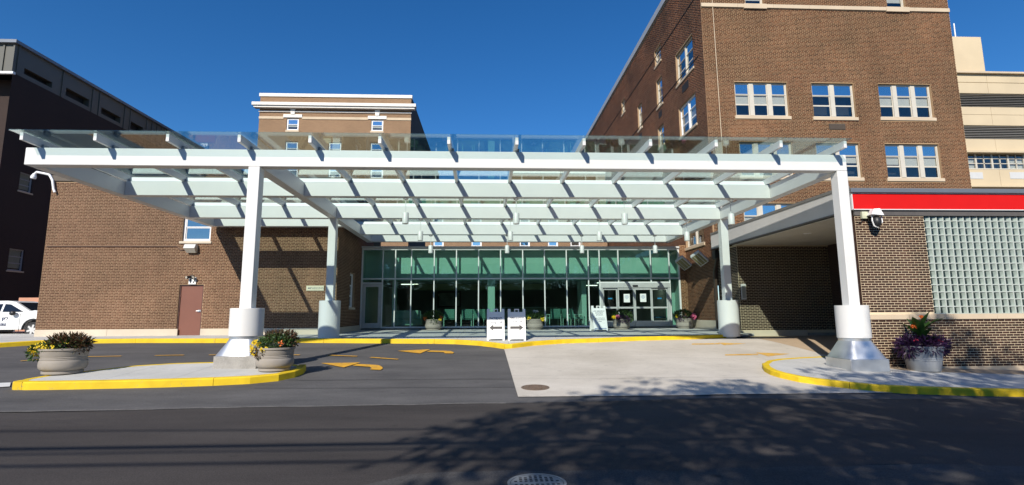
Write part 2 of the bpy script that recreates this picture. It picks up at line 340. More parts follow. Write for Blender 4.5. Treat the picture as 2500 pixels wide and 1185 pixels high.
# ------------------------------------------------------------------ masonry
UNIT = {}
def cut_rects(W, H, openings, u_extra=(), z_extra=()):
    us = sorted({0., W, *[min(max(a, 0), W) for op in openings for a in op[:2]], *u_extra}); zs = sorted({0., H, *[min(max(a, 0), H) for op in openings for a in op[2:4]], *z_extra})
    out = []
    for z0, z1 in zip(zs, zs[1:]):
        run = None
        for u0, u1 in zip(us, us[1:]):
            cu, cz = (u0+u1)/2, (z0+z1)/2
            if any(op[0] < cu < op[1] and op[2] < cz < op[3] for op in openings):
                if run: out.append((*run, z0, z1)); run = None
            else: run = (run[0], u1) if run else (u0, u1)
        if run: out.append((*run, z0, z1))
    return out
def wall_panel(parent, fr, W, H, openings, mat, name='wall', reveal=.14, thick=.0):
    """a wall face in the plane of its frame with openings that have depth"""
    b = MB(fr)
    for u0, u1, z0, z1 in cut_rects(W, H, openings):
        b.add([(u0,0,z0),(u1,0,z0),(u1,0,z1),(u0,0,z1)], [(0,1,2,3)])
    for u0, u1, z0, z1 in [o[:4] for o in openings]:
        u0, u1, z0, z1 = max(u0,0), min(u1,W), max(z0,0), min(z1,H)
        b.add([(u0,0,z0),(u1,0,z0),(u1,0,z1),(u0,0,z1),(u0,reveal,z0),(u1,reveal,z0),(u1,reveal,z1),(u0,reveal,z1)], [(0,4,5,1),(1,5,6,2),(2,6,7,3),(3,7,4,0)])
    return b.obj(name, mat, parent)
def brickwork(parent, fr, W, H, openings, mat, singles=300, seen=None, course=.0677, bl=.203, joint=.019, proud=.005, header=6, z_from=0., seed=1):
    """running bond; the nearest bricks in view are objects of their own, the rest one mesh"""
    rnd = random.Random(seed); o, u = fr; w = Vector((0,0,1)).cross(u); cells = []
    nrow = int((H-z_from)/course + 1e-6)
    for i in range(nrow):
        z0 = z_from+i*course; zc = z0+course/2
        blocks = sorted([(a[0], a[1]) for a in openings if a[2]-course*.35 < zc < a[3]+course*.35])
        hd = header and i % header == header-1
        x = -bl*(0.5 if i % 2 else 0) - (bl*.25 if hd else 0); k = 0
        while x < W:
            L = bl*.5 if hd and k % 2 else bl; k += 1
            segs = [(max(x, 0), min(x+L, W))]
            for a, c in blocks:
                segs = [t for s0, s1 in segs for t in ((s0, min(s1, a)), (max(s0, c), s1)) if t[1]-t[0] > .03]
            for s0, s1 in segs:
                if s1-s0 > .03: cells.append((s0, s1, z0, abs(s1-s0-bl) < 1e-4))
            x += L
    if singles:
        ok = [c for c in cells if c[3] and (seen is None or seen(c[0], c[2]))]
        def dist(c): p = o+u*((c[0]+c[1])/2)+Vector((0,0,c[2])); return (p-O).length
        ok.sort(key=dist); chosen = set(id(c) for c in ok[:singles])
        key = (mat.name, bl, course, joint)
        if key not in UNIT: UNIT[key] = MB().box(joint/2, -proud, joint/2, bl-joint/2, .002, course-joint/2).mesh('brick', mat)
        M = Matrix((u, w, Vector((0,0,1)))).transposed().to_euler()
        for c in cells:
            if id(c) in chosen:
                b = bpy.data.objects.new('brick', UNIT[key]); COL.objects.link(b); b.parent = parent
                b.location = o+u*c[0]+Vector((0,0,c[2]))-(parent.location if parent.parent is None else Vector())
                b.rotation_euler = M
        cells = [c for c in cells if id(c) not in chosen]
    n = len(cells)
    if not n: return
    a = np.array([(c[0], c[1], c[2]) for c in cells]); j = joint/2
    x0, x1, z0, z1 = a[:,0]+j, a[:,1]-j, a[:,2]+j, a[:,2]+course-j
    pr = -proud*np.array([rnd.uniform(.75, 1.2) for _ in range(n)]); bk = np.full(n, .002)
    loc = np.stack([np.stack(t, 1) for t in [(x0,pr,z0),(x1,pr,z0),(x1,pr,z1),(x0,pr,z1),(x0,bk,z0),(x1,bk,z0),(x1,bk,z1),(x0,bk,z1)]], 1).reshape(-1, 3)
    B = np.array([u, w, (0,0,1)]); co = loc @ B + np.array(o)
    quads = np.array([(0,1,2,3),(0,4,5,1),(1,5,6,2),(2,6,7,3),(3,7,4,0)])
    loops = (np.arange(n)[:,None,None]*8+quads[None]).reshape(-1)
    me = bpy.data.meshes.new('brickwork'); me.vertices.add(n*8); me.vertices.foreach_set('co', co.astype('f4').ravel())
    me.loops.add(n*20); me.loops.foreach_set('vertex_index', loops.astype('i4'))
    me.polygons.add(n*5); me.polygons.foreach_set('loop_start', np.arange(0, n*20, 4, dtype='i4'))
    me.update(calc_edges=True); me.materials.append(mat)
    ob = bpy.data.objects.new('brickwork', me); COL.objects.link(ob); attach(ob, parent); ob['kind'] = 'stuff'
    return ob
def window(parent, fr, u0, u1, z0, z1, lights=1, fm=None, gm=None, depth=.10, sill=True, rows=(.5,), post=.11, fw=.055, blind_to=None, coated_top=True, sill_m=None, behind=None, sill_out=.05, sill_h=.10):
    """one window part: frame, its posts; sub-parts sash, pane, blind, sill"""
    fm = fm or frame_w; gm = gm or w_glass
    wob = MB(fr)
    wob.box(u0, depth, z0, u0+fw, depth+.07, z1).box(u1-fw, depth, z0, u1, depth+.07, z1).box(u0+fw, depth, z1-fw, u1-fw, depth+.07, z1).box(u0+fw, depth, z0, u1-fw, depth+.07, z0+fw)
    n = lights; wl = (u1-u0-2*fw-(n-1)*post)/n
    for i in range(1, n): a = u0+fw+i*wl+(i-1)*post; wob.box(a, depth-.02, z0+fw, a+post, depth+.07, z1-fw)
    W = wob.obj('window', fm, parent, bevel=.004)
    ys = [z0+fw]+[z0+fw+(z1-z0-2*fw)*r for r in rows]+[z1-fw]
    for i in range(n):
        a = u0+fw+i*(wl+post); s = MB(fr); t = .035
        for k in range(len(ys)-1):
            lo, hi = ys[k], ys[k+1]; d = depth+.02+(.02 if k < len(ys)-2 else 0)
            s.box(a, d, lo, a+t, d+.03, hi).box(a+wl-t, d, lo, a+wl, d+.03, hi).box(a+t, d, lo, a+wl-t, d+.03, lo+t).box(a+t, d, hi-t, a+wl-t, d+.03, hi)
            top = k == len(ys)-2
            MB(fr).box(a+t, d+.012, lo+t, a+wl-t, d+.018, hi-t).obj('pane', w_mirror if (top and coated_top) else gm, W)
        s.obj('sash', fm, W)
        if blind_to is not None:
            f = blind_to[i] if isinstance(blind_to, (list, tuple)) else blind_to
            if f < 1: MB(fr).box(a+.02, depth+.10, z0+(z1-z0)*f, a+wl-.02, depth+.11, z1-.03).obj('blind', blind, W)
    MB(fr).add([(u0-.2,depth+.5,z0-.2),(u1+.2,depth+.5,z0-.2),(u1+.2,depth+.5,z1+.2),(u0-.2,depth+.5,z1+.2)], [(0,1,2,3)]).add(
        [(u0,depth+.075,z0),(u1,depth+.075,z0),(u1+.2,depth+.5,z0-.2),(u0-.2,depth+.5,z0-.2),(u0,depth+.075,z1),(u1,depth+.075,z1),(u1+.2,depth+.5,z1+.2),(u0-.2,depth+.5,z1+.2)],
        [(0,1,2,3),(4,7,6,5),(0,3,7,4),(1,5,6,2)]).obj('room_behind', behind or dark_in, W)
    if sill: MB(fr).box(u0-.07, -sill_out, z0-sill_h, u1+.07, depth+.04, z0-.002).obj('sill', sill_m or stone2, W, bevel=.006)
    return W
def FR(o, u): return (Vector(o), Vector(u))
XP, YP, YM = Vector((1,0,0)), Vector((0,1,0)), Vector((0,-1,0))

# ------------------------------------------------------------------ ground
def sheet(name, poly, off, mat, parent=None, step=.5, thick=0., smooth=True):
    """a paved area draped over the road surface"""
    bm = bmesh.new(); vs = [bm.verts.new((x, y, 0)) for x, y in poly]; f = bm.faces.new(vs); f.normal_update()
    if f.normal.z < 0: f.normal_flip()
    xs = [p[0] for p in poly]; ysx = [p[1] for p in poly]
    for ax, lo, hi in ((0, min(xs), max(xs)), (1, min(ysx), max(ysx))):
        k = math.floor(lo/step)+1
        while k*step < hi:
            co = [0,0,0]; co[ax] = k*step; no = [0,0,0]; no[ax] = 1
            bmesh.ops.bisect_plane(bm, geom=bm.verts[:]+bm.edges[:]+bm.faces[:], plane_co=co, plane_no=no, dist=1e-5); k += 1
    if thick:
        r = bmesh.ops.extrude_face_region(bm, geom=bm.faces[:]); low = {v for v in r['geom'] if isinstance(v, bmesh.types.BMVert)}
        for v in bm.verts: v.co.z = g(v.co.x, v.co.y)+off-(thick if v not in low else 0)
        bmesh.ops.recalc_face_normals(bm, faces=bm.faces[:])
    else:
        for v in bm.verts: v.co.z = g(v.co.x, v.co.y)+off
    me = bpy.data.meshes.new(name); bm.to_mesh(me); bm.free(); me.materials.append(mat)
    o = bpy.data.objects.new(name, me); COL.objects.link(o); attach(o, parent); return o
def xy(px, py, off=0.): p = G(px, py, off); return (p.x, p.y)
def base_ground():
    c = sorted(set([-400,-200,-100,-60,-40]+list(np.arange(-30, 30.1, 1.))+[40,60,100,200,400])); d = sorted(set([-400,-200,-100,-60,-40,-30,-20,-10]+list(np.arange(0, 32.1, .5))+[40,60,100,200,400]))
    vs = [(x, y, g(x, y)-.012) for y in d for x in c]; n = len(c)
    fs = [(j*n+i, j*n+i+1, (j+1)*n+i+1, (j+1)*n+i) for j in range(len(d)-1) for i in range(n-1)]
    tag(MB().add(vs, fs).obj('ground', drive_m), kind='structure')
base_ground()
seam = [xy(*p) for p in [(0,1010),(300,1003),(600,996),(1000,990),(1230,985),(1500,979.5),(2000,975),(2500,973)]]
dx = (seam[-1][1]-seam[-2][1])/(seam[-1][0]-seam[-2][0])
street_poly = [(-60, seam[0][1]-.3)]+seam+[(60, seam[-1][1]+.2), (60, -30), (-60, -30)]
st = sheet('street', street_poly, .003, street_m, step=1.); st['kind'] = 'structure'
def strip(name, pts, w, mat, off, seed):
    rn = random.Random(seed); P = densify(pts, .35); up = []; dn = []
    for x, y in P: q = rn.gauss(0, .012); up.append((x, y+q+w*rn.uniform(.35,.65))); dn.append((x, y+q-w*rn.uniform(.35,.65)))
    o = sheet(name, dn+up[::-1], off, mat, step=1.); o['kind'] = 'structure'; return o
def densify(pts, d=.8, closed=False):
    out = []
    for a, b in zip(pts, pts[1:]+(pts[:1] if closed else [])):
        k = max(1, int(math.hypot(b[0]-a[0], b[1]-a[1])/d)); out += [(a[0]+(b[0]-a[0])*i/k, a[1]+(b[1]-a[1])*i/k) for i in range(k)]
    return out if closed else out+[pts[-1]]
rnx = random.Random(77)
oe = densify([xy(820,1200), xy(1000,1160), xy(1260,1151), xy(1700,1149), xy(2900,1144)], .3)
oe = [(x, y+rnx.gauss(0,.022)) for x, y in oe]
op_ = sheet('old_roadway', oe+[(60, 2.0), (60, -3), (oe[0][0]-1.5, -3)], .006, old_m, step=1.); op_['kind'] = 'structure'
strip('asphalt_seam', [xy(-200,1009), xy(300,1001.5), xy(600,994.5), xy(1000,988.5), xy(1235,984)], .09, seam_p, .0055, 1)
strip('asphalt_seam', [xy(700,928), xy(900,927), xy(1249,925)], .022, seam_m, .002, 2); strip('asphalt_seam', [xy(620,948), xy(900,947), xy(1256,945)], .018, seam_m, .002, 3)
strip('pavement_crack', [xy(1290,926), xy(1500,925), xy(1650,922), xy(1855,922)], .012, seam_c, .0065, 4); 

KERB = [(0,848),(60,844),(100,841.5),(160,839.5),(240,838),(330,837),(525,837),(720,836.5),(860,837.5),(963,838.3),(1060,839),(1111,840),(1167,843.5),(1205,848),(1232,852),(1250,851.5),(1300,845),(1373,839.5),(1461,836.5),(1560,832.5),(1700,829),(1783,826)]
kerb_line = [(-40., G(0,848).y-2.0)]+[xy(*p) for p in KERB]
ISL_F = [(29,949.5),(60,951.5),(120,951),(250,948.5),(400,945),(520,941),(610,936.5),(680,929.5),(720,921),(740,912.5),(747,904)]
ISL_B = [(742,896),(722,890.5),(640,886),(525,884.5),(430,887),(330,893),(230,904),(120,916),(60,926),(34,934)]
isl = [xy(*p) for p in ISL_F]+[xy(*p, .14) for p in ISL_B]
RI_F = [(1861,899),(1866,908),(1880,916),(1905,924),(1950,934),(2000,941),(2075,950),(2145,957),(2250,962),(2380,966),(2500,968)]
RI_B = [(2016,870),(1950,873),(1900,876.5),(1872,881),(1862,888)]
ri_f = [xy(*p) for p in RI_F]; ri_f += [(ri_f[-1][0]+8, ri_f[-1][1]+.15)]; ri_b = [xy(*p, .13) for p in RI_B]
apron_front = [xy(1265,969.5), xy(1700,965.5), xy(2150,960.5)]
ap = [xy(1231,853)]+[xy(*p) for p in KERB[15:]]+[xy(1846,826.5), xy(2020,868), (9.2, 13.6), (9.6, 12.4), xy(2180,959)]+apron_front[::-1][1:]
apron = thing('concrete_apron', None, None); apron['kind'] = 'structure'
def clip(poly, a, b, c):
    """keep a*x+b*y <= c"""
    out = []
    for (p, q) in zip(poly, poly[1:]+poly[:1]):
        dp, dq = a*p[0]+b*p[1]-c, a*q[0]+b*q[1]-c
        if dp <= 0: out.append(p)
        if dp*dq < 0: t = dp/(dp-dq); out.append((p[0]+t*(q[0]-p[0]), p[1]+t*(q[1]-p[1])))
    return out
ys_ap = [-9, 12.65, 15.6, 40]
for y0, y1 in zip(ys_ap, ys_ap[1:]):
    q = clip(clip(ap, 0, 1, y1-.004), 0, -1, -y0-.004)
    if len(q) > 2: sheet('concrete_slab', q, .004, concrete, apron)
bay = thing('bay_pavement', None, None); bay['kind'] = 'structure'
sheet('pavement_sheet', [xy(1790,825.5), xy(1846,826.7), xy(2022,868.5), (9.9,13.9), (10.42,14.4), (16.5,14.4), (16.5,21.6), (10.3,21.6), (10.3,20.4)], .006, tanpave, bay)
# lobby walk, laid in slabs
walk = thing('lobby_walk', None, None); walk['kind'] = 'structure'
KW = .155
inner = [(x, y+KW) for x, y in kerb_line]
inner = inner[:1]+[(x, y) for x, y in inner[1:]]
wp = inner+[(inner[-1][0]+.5, inner[-1][1]+.1), (10.75, 20.8), (10.75, 28.3), (-45, 28.3), (-45, inner[0][1])]
cuts = [-46., -30, -26, -22]+[-19.4+1.83*i for i in range(17)]+[12.]
for x0, x1 in zip(cuts, cuts[1:]):
    s = clip(clip(wp, 1, 0, x1-.005), -1, 0, -x0-.005)
    for y0, y1 in ((0, 23.6), (23.6, 40)):
        q = clip(clip(s, 0, 1, y1-.005), 0, -1, -y0-.005)
        if len(q) > 2 and y0 + 1 < 28: sheet('concrete_slab', q, .142+random.uniform(-.002, .002), walkc, walk, thick=.1, step=1.)
sheet('bedding', wp, .10, plinthc, walk, step=1.)
def kerb(pts, h, w_in, mat, closed=False, seglen=3.0, name='kerb', side=1):
    """kerb stones following the road edge; the outer face stands on pts, the stones lie on the inner (left-hand) side when side=1"""
    k = thing(name, None, None); k['kind'] = 'structure'
    P = [Vector((x, y)) for x, y in pts]; n = len(P)
    nor = []
    for i in range(n):
        a = P[i-1] if (i or closed) else P[i]; b = P[(i+1) % n] if (i < n-1 or closed) else P[i]
        t = (b-a).normalized(); nor.append(Vector((-t.y, t.x))*side)
    idx = list(range(n))+([0] if closed else []); run = 0; seg = [idx[0]]
    def stone(ids, tail=True):
        b = MB(); N = len(ids); vs = []
        for q, i in enumerate(ids):
            p, m = P[i], nor[i]; e = .0
            if q in (0, N-1):
                j = ids[1] if q == 0 else ids[-2]; e = .005; p = p+(P[j]-p).normalized()*e
            for d, z in ((0,-.06),(0,h-.02),(.02,h),(w_in,h),(w_in,-.06)):
                c = p+m*d; vs.append((c.x, c.y, g(c.x, c.y)+z))
        fs = []
        for q in range(N-1):
            for r in range(4): fs.append((q*5+r, (q+1)*5+r, (q+1)*5+r+1, q*5+r+1))
        fs += [(0,1,2,3,4), tuple(range((N-1)*5, N*5))[::-1]]
        if side < 0: fs = [f[::-1] for f in fs]
        b.add(vs, fs).obj('kerb_stone', mat, k)
    for a, b2 in zip(idx, idx[1:]):
        seg.append(b2); run += (P[b2]-P[a]).length
        if run > seglen: stone(seg); seg = [b2]; run = 0
    if len(seg) > 1: stone(seg)
    return k
def densify(pts, d=.8, closed=False):
    out = []
    for a, b in zip(pts, pts[1:]+(pts[:1] if closed else [])):
        k = max(1, int(math.hypot(b[0]-a[0], b[1]-a[1])/d)); out += [(a[0]+(b[0]-a[0])*i/k, a[1]+(b[1]-a[1])*i/k) for i in range(k)]
    return out if closed else out+[pts[-1]]
kerb(densify(kerb_line), .145, KW, kerb_y)
kerb(densify(isl, closed=True), .145, .16, kerb_y, closed=True)
def inset(pts, d):
    P = [Vector(p) for p in pts]; n = len(P); out = []
    for i in range(n):
        t = (P[(i+1) % n]-P[i-1]).normalized(); out.append(tuple(P[i]+Vector((-t.y, t.x))*d))
    return out
ii = inset(isl, .157); isle = thing('traffic_island', None, None); isle['kind'] = 'structure'
xc = [-14, -9.75, -8.1, -6.75, -3]
for a, b in zip(xc, xc[1:]):
    q = clip(clip(ii, 1, 0, b-.004), -1, 0, -a-.004)
    if len(q) > 2: sheet('concrete_slab', q, .142, walkc, isle, thick=.1)
kerb(densify(ri_b+ri_f), .135, .16, kerb_y)
rin = [Vector(p) for p in (ri_b+ri_f)]; off_in = []
for i, p in enumerate(rin):
    t = (rin[min(i+1, len(rin)-1)]-rin[max(i-1, 0)]).normalized(); off_in.append(tuple(p+Vector((-t.y, t.x))*.157))
rw = thing('right_walk', None, None); rw['kind'] = 'structure'
rpoly = off_in+[(off_in[-1][0], 13.35), (12.4, 13.3), (10.9, 13.45), (10.35, 14.3)]
for a, b in zip([0, 8.7, 10.9, 13.0], [8.7, 10.9, 13.0, 40]):
    q = clip(clip(rpoly, 1, 0, b-.004), -1, 0, -a-.004)
    if len(q) > 2: sheet('concrete_slab', q, .132, walkc, rw, thick=.1)
sheet('tan_strip', [(10.37,14.28),(10.92,13.46),(12.41,13.31),(20,13.35),(20,14.3)], .134, tanpave, rw, thick=.1)

# ------------------------------------------------------------------ painted markings
def marking(name, pts, label, cat='road marking', mat=mark_y, group=None, off=.0075):
    o = sheet(name, pts, off, mat, step=.5); return tag(o, label, cat, group)
def dash(a, b, label, w=.11, mat=mark_y):
    A, B = Vector(xy(*a)), Vector(xy(*b)); t = (B-A).normalized(); m = Vector((-t.y, t.x))*w/2
    marking('lane_dash', [tuple(A-m), tuple(B-m), tuple(B+m), tuple(A+m)], label, group='dashed lane line on the drive', mat=mat)
dash((50,882),(97,878), 'yellow lane dash running behind the wide planter at the left island tip')
dash((213,871.5),(296,870), 'yellow lane dash just right of the wide island planter')
dash((378,868.6),(449,867.6), 'yellow lane dash below the brown door numbered 17')
dash((510,867.2),(562,866.8), 'yellow lane dash ending at the metal skirt of the front column')
dash((686,866.6),(732,867.2), 'yellow lane dash beside the planter that touches the front column')
dash((801,867.8),(872,870.5), 'yellow lane dash crossed by the shadow of the front column')
dash((905,873),(971.5,878), 'yellow lane dash between the two left turn arrows')
A1h = [(783.4,887.3),(839.6,897.8),(880.1,885.8)]
A1s = [(861.4,893.3),(903,896.5),(908.2,900),(901.7+1,901.7),(905.1,903.1),(929,904.2),(934.2,900.6),(933.2,896.5),(923.8,892.3),(898.9,890.6),(871.8,889.6)]
A2h = [(969.6,857.4),(1025.7,863.6),(1050.3,853.6)]
A2s = [(1042,859.5),(1083,860.7),(1085,862.2),(1086,863.6),(1105.8,863.8),(1108.5,861.1),(1100.6,858),(1084,857),(1050.7,856.5)]
def arrow(parts, label, mat=mark_y):
    t = thing('turn_arrow', label, 'road arrow', G(*parts[0][0]), 'painted arrows on the drive')
    for nm, pts in zip(('arrow_head', 'arrow_tail'), parts):
        o = sheet(nm, [xy(*p) for p in pts], .0075, mat, t, step=.5)
arrow((A1h, A1s), 'curved yellow turn arrow nearest the street, tail hooked towards the camera')
arrow((A2h, A2s), 'curved yellow turn arrow close to the lobby kerb, pointing left')
arrow(([(1753,837.4),(1768,843.8),(1822,839.6)], [(1689,839.6),(1689,842.6),(1757,841.4),(1757,838.6)]), 'faded straight yellow arrow nearer the lobby kerb, pointing into the bay', mark_f)
arrow(([(1844,861.4),(1876,871.2),(1928.6,864.6)], [(1770,866.2),(1770,868.9),(1852,867.6),(1850,864.2)]), 'faded straight yellow arrow beside the right island, pointing right', mark_f)
marking('stop_line', [xy(-60,938),xy(26,935),xy(24,944.5),xy(-60,951)], 'white painted line meeting the left tip of the traffic island', mat=mark_w)

# ------------------------------------------------------------------ iron covers
def cover(px, py, r, label, mat, grid):
    c = G(px, py); z = c.z+(.010 if grid else .006)
    sx_, sy_ = (g(c.x+.3, c.y)-g(c.x-.3, c.y))/.6, (g(c.x, c.y+.3)-g(c.x, c.y-.3))/.6
    t = thing('manhole_cover', label, 'manhole cover', (c.x, c.y, z))
    MB().lathe([(r*1.13, -.02), (r*1.13, .004), (r*1.02, .004), (r*1.02, -.01)], (c.x, c.y, z), 36).obj('rim', iron if not grid else iron_g, t)
    MB().lathe([(r, -.02), (r, .002)], (c.x, c.y, z), 36).obj('lid', iron if not grid else iron_g, t)
    b = MB()
    if grid:
        k = 9
        for i in range(k):
            for j in range(k):
                x, y = (i-(k-1)/2)*.2*r, (j-(k-1)/2)*.2*r
                if math.hypot(x, y) < .86*r and abs(j-4) > 0: b.box(c.x+x-.055*r, c.y+y-.055*r, z+.002, c.x+x+.055*r, c.y+y+.055*r, z+.0035)
        b.obj('drain_hole', dark_gap, t)['kind'] = 'stuff'
    else:
        for q in range(10):
            for rr in (.3, .55, .8):
                a = q*math.pi/5+rr; x, y = rr*r*math.cos(a), rr*r*math.sin(a); b.box(c.x+x-.05*r, c.y+y-.05*r, z, c.x+x+.05*r, c.y+y+.05*r, z+.007)
        b.obj('stud', iron, t)
        h = MB()
        for q in range(4): a = q*math.pi/2+.7; h.lathe([(.05*r, 0), (.05*r, .0035)], (c.x+.72*r*math.cos(a), c.y+.72*r*math.sin(a), z), 8)
        h.obj('lift_hole', dark_gap, t)
    for ch in t.children:
        for v_ in ch.data.vertices: v_.co.z += sx_*(v_.co.x-c.x)+sy_*(v_.co.y-c.y)
        ch.data.update()
cover(1307, 947, .265, 'rusty round manhole cover set in the pale concrete apron', iron, False)
cover(1311, 1182, .255, 'grey slotted round grate in the dark street at the bottom edge', iron_g, True)
# ------------------------------------------------------------------ left wing (door 17)
YL, XLW, XRW, ZLT = 22.75, -18.70, -6.47, 7.6
LW = thing('brick_wing', 'low brown brick wing left of the glass lobby with brown door and white window', 'building', (-12.6, 24, .7))
z0 = .62; fo = Vector((XLW, YL, z0)); fL = (fo, XP); WL = XRW-XLW; HL = ZLT-z0
zb = PY(460, 803, YL).z-z0                                   # top of the stone base course
d0, d1 = PY(437,695.4,YL), PY(488,813.6,YL); du0, du1 = PY(433.5,755,YL).x-XLW, PY(493.2,755,YL).x-XLW; dz1 = d0.z-z0
w0, w1 = PY(445.5,560,YL).x-XLW, PY(515.0,565,YL).x-XLW; wz0 = PY(480,589.5,YL).z-z0; wz1 = wz0+1.45
opl = [(du0, du1, -1, dz1), (w0, w1, wz0, wz1)]
wall_panel(LW, fL, WL, HL, opl, mort_l, reveal=.16)
brickwork(LW, fL, WL, HL-.25, opl+[(-1, 99, -1, zb)], br_l, seen=lambda u, z: z < 4.0 and not(6.0 < u < 7.6), z_from=zb, course=.0665, bl=.200)
b = MB(fL)
for a, c in ((0, 2.9), (2.9, 5.75), (du1+.0, 9.0), (9.0, WL+.02)):
    b.box(a+.003, -.03, 0, c-.003, .02, zb-.004)
b.box(2.9, -.03, 0, du0, .02, zb-.004) if False else None
b.obj('base_course', stone, LW, bevel=.008)
MB(fL).box(-.05, -.06, HL-.25, WL+.05, .4, HL).obj('coping', weath, LW, bevel=.01)
# lobby side of the wing (faces the glass), with its narrow window
fS = (Vector((XRW, YL, z0)), YP); WS = 7.0
wa = PX(853,720,XRW).y-YL; wb = PX(865,720,XRW).y-YL; sz0 = PX(859,751,XRW).z-z0; sz1 = PX(859,668,XRW).z-z0
ops = [(wa, wb, sz0, sz1)]
wall_panel(LW, fS, WS, HL, ops, mort_l, name='side_wall', reveal=.14)
brickwork(LW, fS, WS, HL-.25, ops+[(-1, 99, -1, zb)], br_l, singles=0, z_from=zb, course=.0665, bl=.200, seed=3)
b = MB(fS)
for a in np.arange(0, 7, .95): b.box(a+.003, -.03, 0, a+.947, .02, zb-.004)
b.obj('base_course', stone, LW, bevel=.008)
MB(fS).box(0, -.06, HL-.25, WS, .4, HL).obj('coping', weath, LW)
window(LW, fS, wa, wb, sz0, sz1, 1, vinyl_w, w_glass, rows=(.33, .66), coated_top=False, sill_m=stone)
MB().add([(XLW,YL,z0),(XLW,YL+9,z0),(XLW,YL+9,ZLT),(XLW,YL,ZLT),(XRW,YL+9,ZLT),(XRW,YL,ZLT),(XRW,YL+9,z0)], [(0,3,2,1),(1,2,4,6)]).obj('rear_wall', br_far, LW)
MB().box(XLW+.01, YL+.3, ZLT-.35, XRW-.01, YL+8.9, ZLT-.3).obj('roof', bluegrey, LW)
window(LW, fL, w0, w1, wz0, wz1, 1, vinyl_w, w_teal, rows=(.42,), fw=.085, sill_m=stone, coated_top=False)
# brown steel door with its frame
D = MB(fL).box(du0+.05, .07, .02, du1-.05, .115, dz1-.05).obj('door', doorbrown, LW, bevel=.003)
MB(fL).box(du0, .04, 0, du0+.05, .14, dz1).box(du1-.05, .04, 0, du1, .14, dz1).box(du0+.05, .04, dz1-.05, du1-.05, .14, dz1).obj('door_frame', plain('dark_brown_frame', (.06,.022,.016), .5, .05, 2), LW)
hz = PY(487, 759.5, YL).z-z0
MB(fL).box(du1-.20, .045, hz-.045, du1-.08, .07, hz+.045).tube((du1-.12,.05,hz), (du1-.12,.0,hz), .012).tube((du1-.12,.0,hz), (du1-.24,.0,hz), .012).obj('handle', galv, D)
b = MB(fL)
for q in (.25, 1.0, 1.75): b.tube((du0+.055, .055, q), (du0+.055, .055, q+.1), .012)
b.obj('hinge', doorbrown, D)
MB(fL).box(du0-.02, -.08, -.03, du1+.02, .12, .015).obj('threshold', alu, D)
# things fixed to that wall
p = PY(470, 686, YL); n17 = thing('door_number_sign', 'white number 17 plaque right above the brown steel door', 'sign', (p.x, YL-.02, p.z-.16))
MB().box(p.x-.14, YL-.035, p.z-.15, p.x+.16, YL-.012, p.z+.15).obj('plaque', signw, n17)
text('17', .27, black, n17, (p.x+.01, YL-.037, p.z-.10), XP, bold=.006)
q = PY(470, 676, YL); lamp17 = thing('door_light', 'small twin spot lamp above the number 17 plaque', 'light', (q.x, YL, q.z-.08))
MB().box(q.x-.06, YL-.05, q.z-.06, q.x+.06, YL-.008, q.z+.06).obj('back_plate', black, lamp17)
for s in (-1, 1): MB().tube((q.x+s*.05, YL-.04, q.z), (q.x+s*.13, YL-.20, q.z-.05), .035, .07, 12).obj('lamp_head', black, lamp17); MB().tube((q.x+s*.131, YL-.201, q.z-.05), (q.x+s*.132, YL-.205, q.z-.052), .062, .06, 12).obj('lens', frame_w, lamp17)
p = PY(472, 607, YL); wp_ = thing('wall_pack_light', 'grey box light fixed to the brick under the white window', 'light', (p.x, YL, p.z-.2))
MB().hexa([(p.x-.27,YL-.30,p.z-.02),(p.x+.2,YL-.30,p.z-.02),(p.x+.2,YL-.005,p.z-.02),(p.x-.27,YL-.005,p.z-.02)], [(p.x-.27,YL-.2,p.z+.16),(p.x+.2,YL-.2,p.z+.16),(p.x+.2,YL-.005,p.z+.16),(p.x-.27,YL-.005,p.z+.16)]).obj('housing', greyfascia, wp_, bevel=.01)
MB().hexa([(p.x-.2,YL-.12,p.z-.2),(p.x+.18,YL-.12,p.z-.2),(p.x+.18,YL-.005,p.z-.2),(p.x-.2,YL-.005,p.z-.2)], [(p.x-.25,YL-.29,p.z-.022),(p.x+.2,YL-.29,p.z-.022),(p.x+.2,YL-.005,p.z-.022),(p.x-.25,YL-.005,p.z-.022)]).obj('lens', frame_w, wp_)
a, c = PY(114, 602, YL), PY(432, 602, YL); e = PY(445, 612, YL)
cd = MB().path([(a.x, YL-.03, a.z), (c.x, YL-.03, c.z), (e.x-.05, YL-.03, e.z), (p.x-.4, YL-.03, p.z-.08), (p.x-.27, YL-.03, p.z+.03)], .017, 6).obj('conduit', plain('conduit_brown', (.11,.065,.045), .6, .1, 3), None)
tag(cd, 'thin brown conduit running along the brick to the wall pack light', 'conduit')
k = PY(770, 704, YL); ps = thing('parking_sign', 'pale PARKING sign with small arrow beside the back left column', 'sign', (k.x, YL, k.z-.15))
hw = (PY(790.5,704,YL).x-PY(747.5,704,YL).x)/2
MB().box(k.x-hw, YL-.045, k.z-.105, k.x+hw, YL-.012, k.z+.105).obj('board', plain('cream_sign', (.66,.62,.46), .5, .04, 3), ps)
text('PARKING', .145, plain('sign_grey_letter', (.22,.24,.22), .6), ps, (k.x+.09, YL-.048, k.z-.05), XP, sx=.92)
MB().prism_y([(k.x-hw+.06,k.z),(k.x-hw+.12,k.z-.035),(k.x-hw+.12,k.z-.015),(k.x-hw+.19,k.z-.015),(k.x-hw+.19,k.z+.015),(k.x-hw+.12,k.z+.015),(k.x-hw+.12,k.z+.035)], YL-.049, YL-.044).obj('arrow', ink, ps)
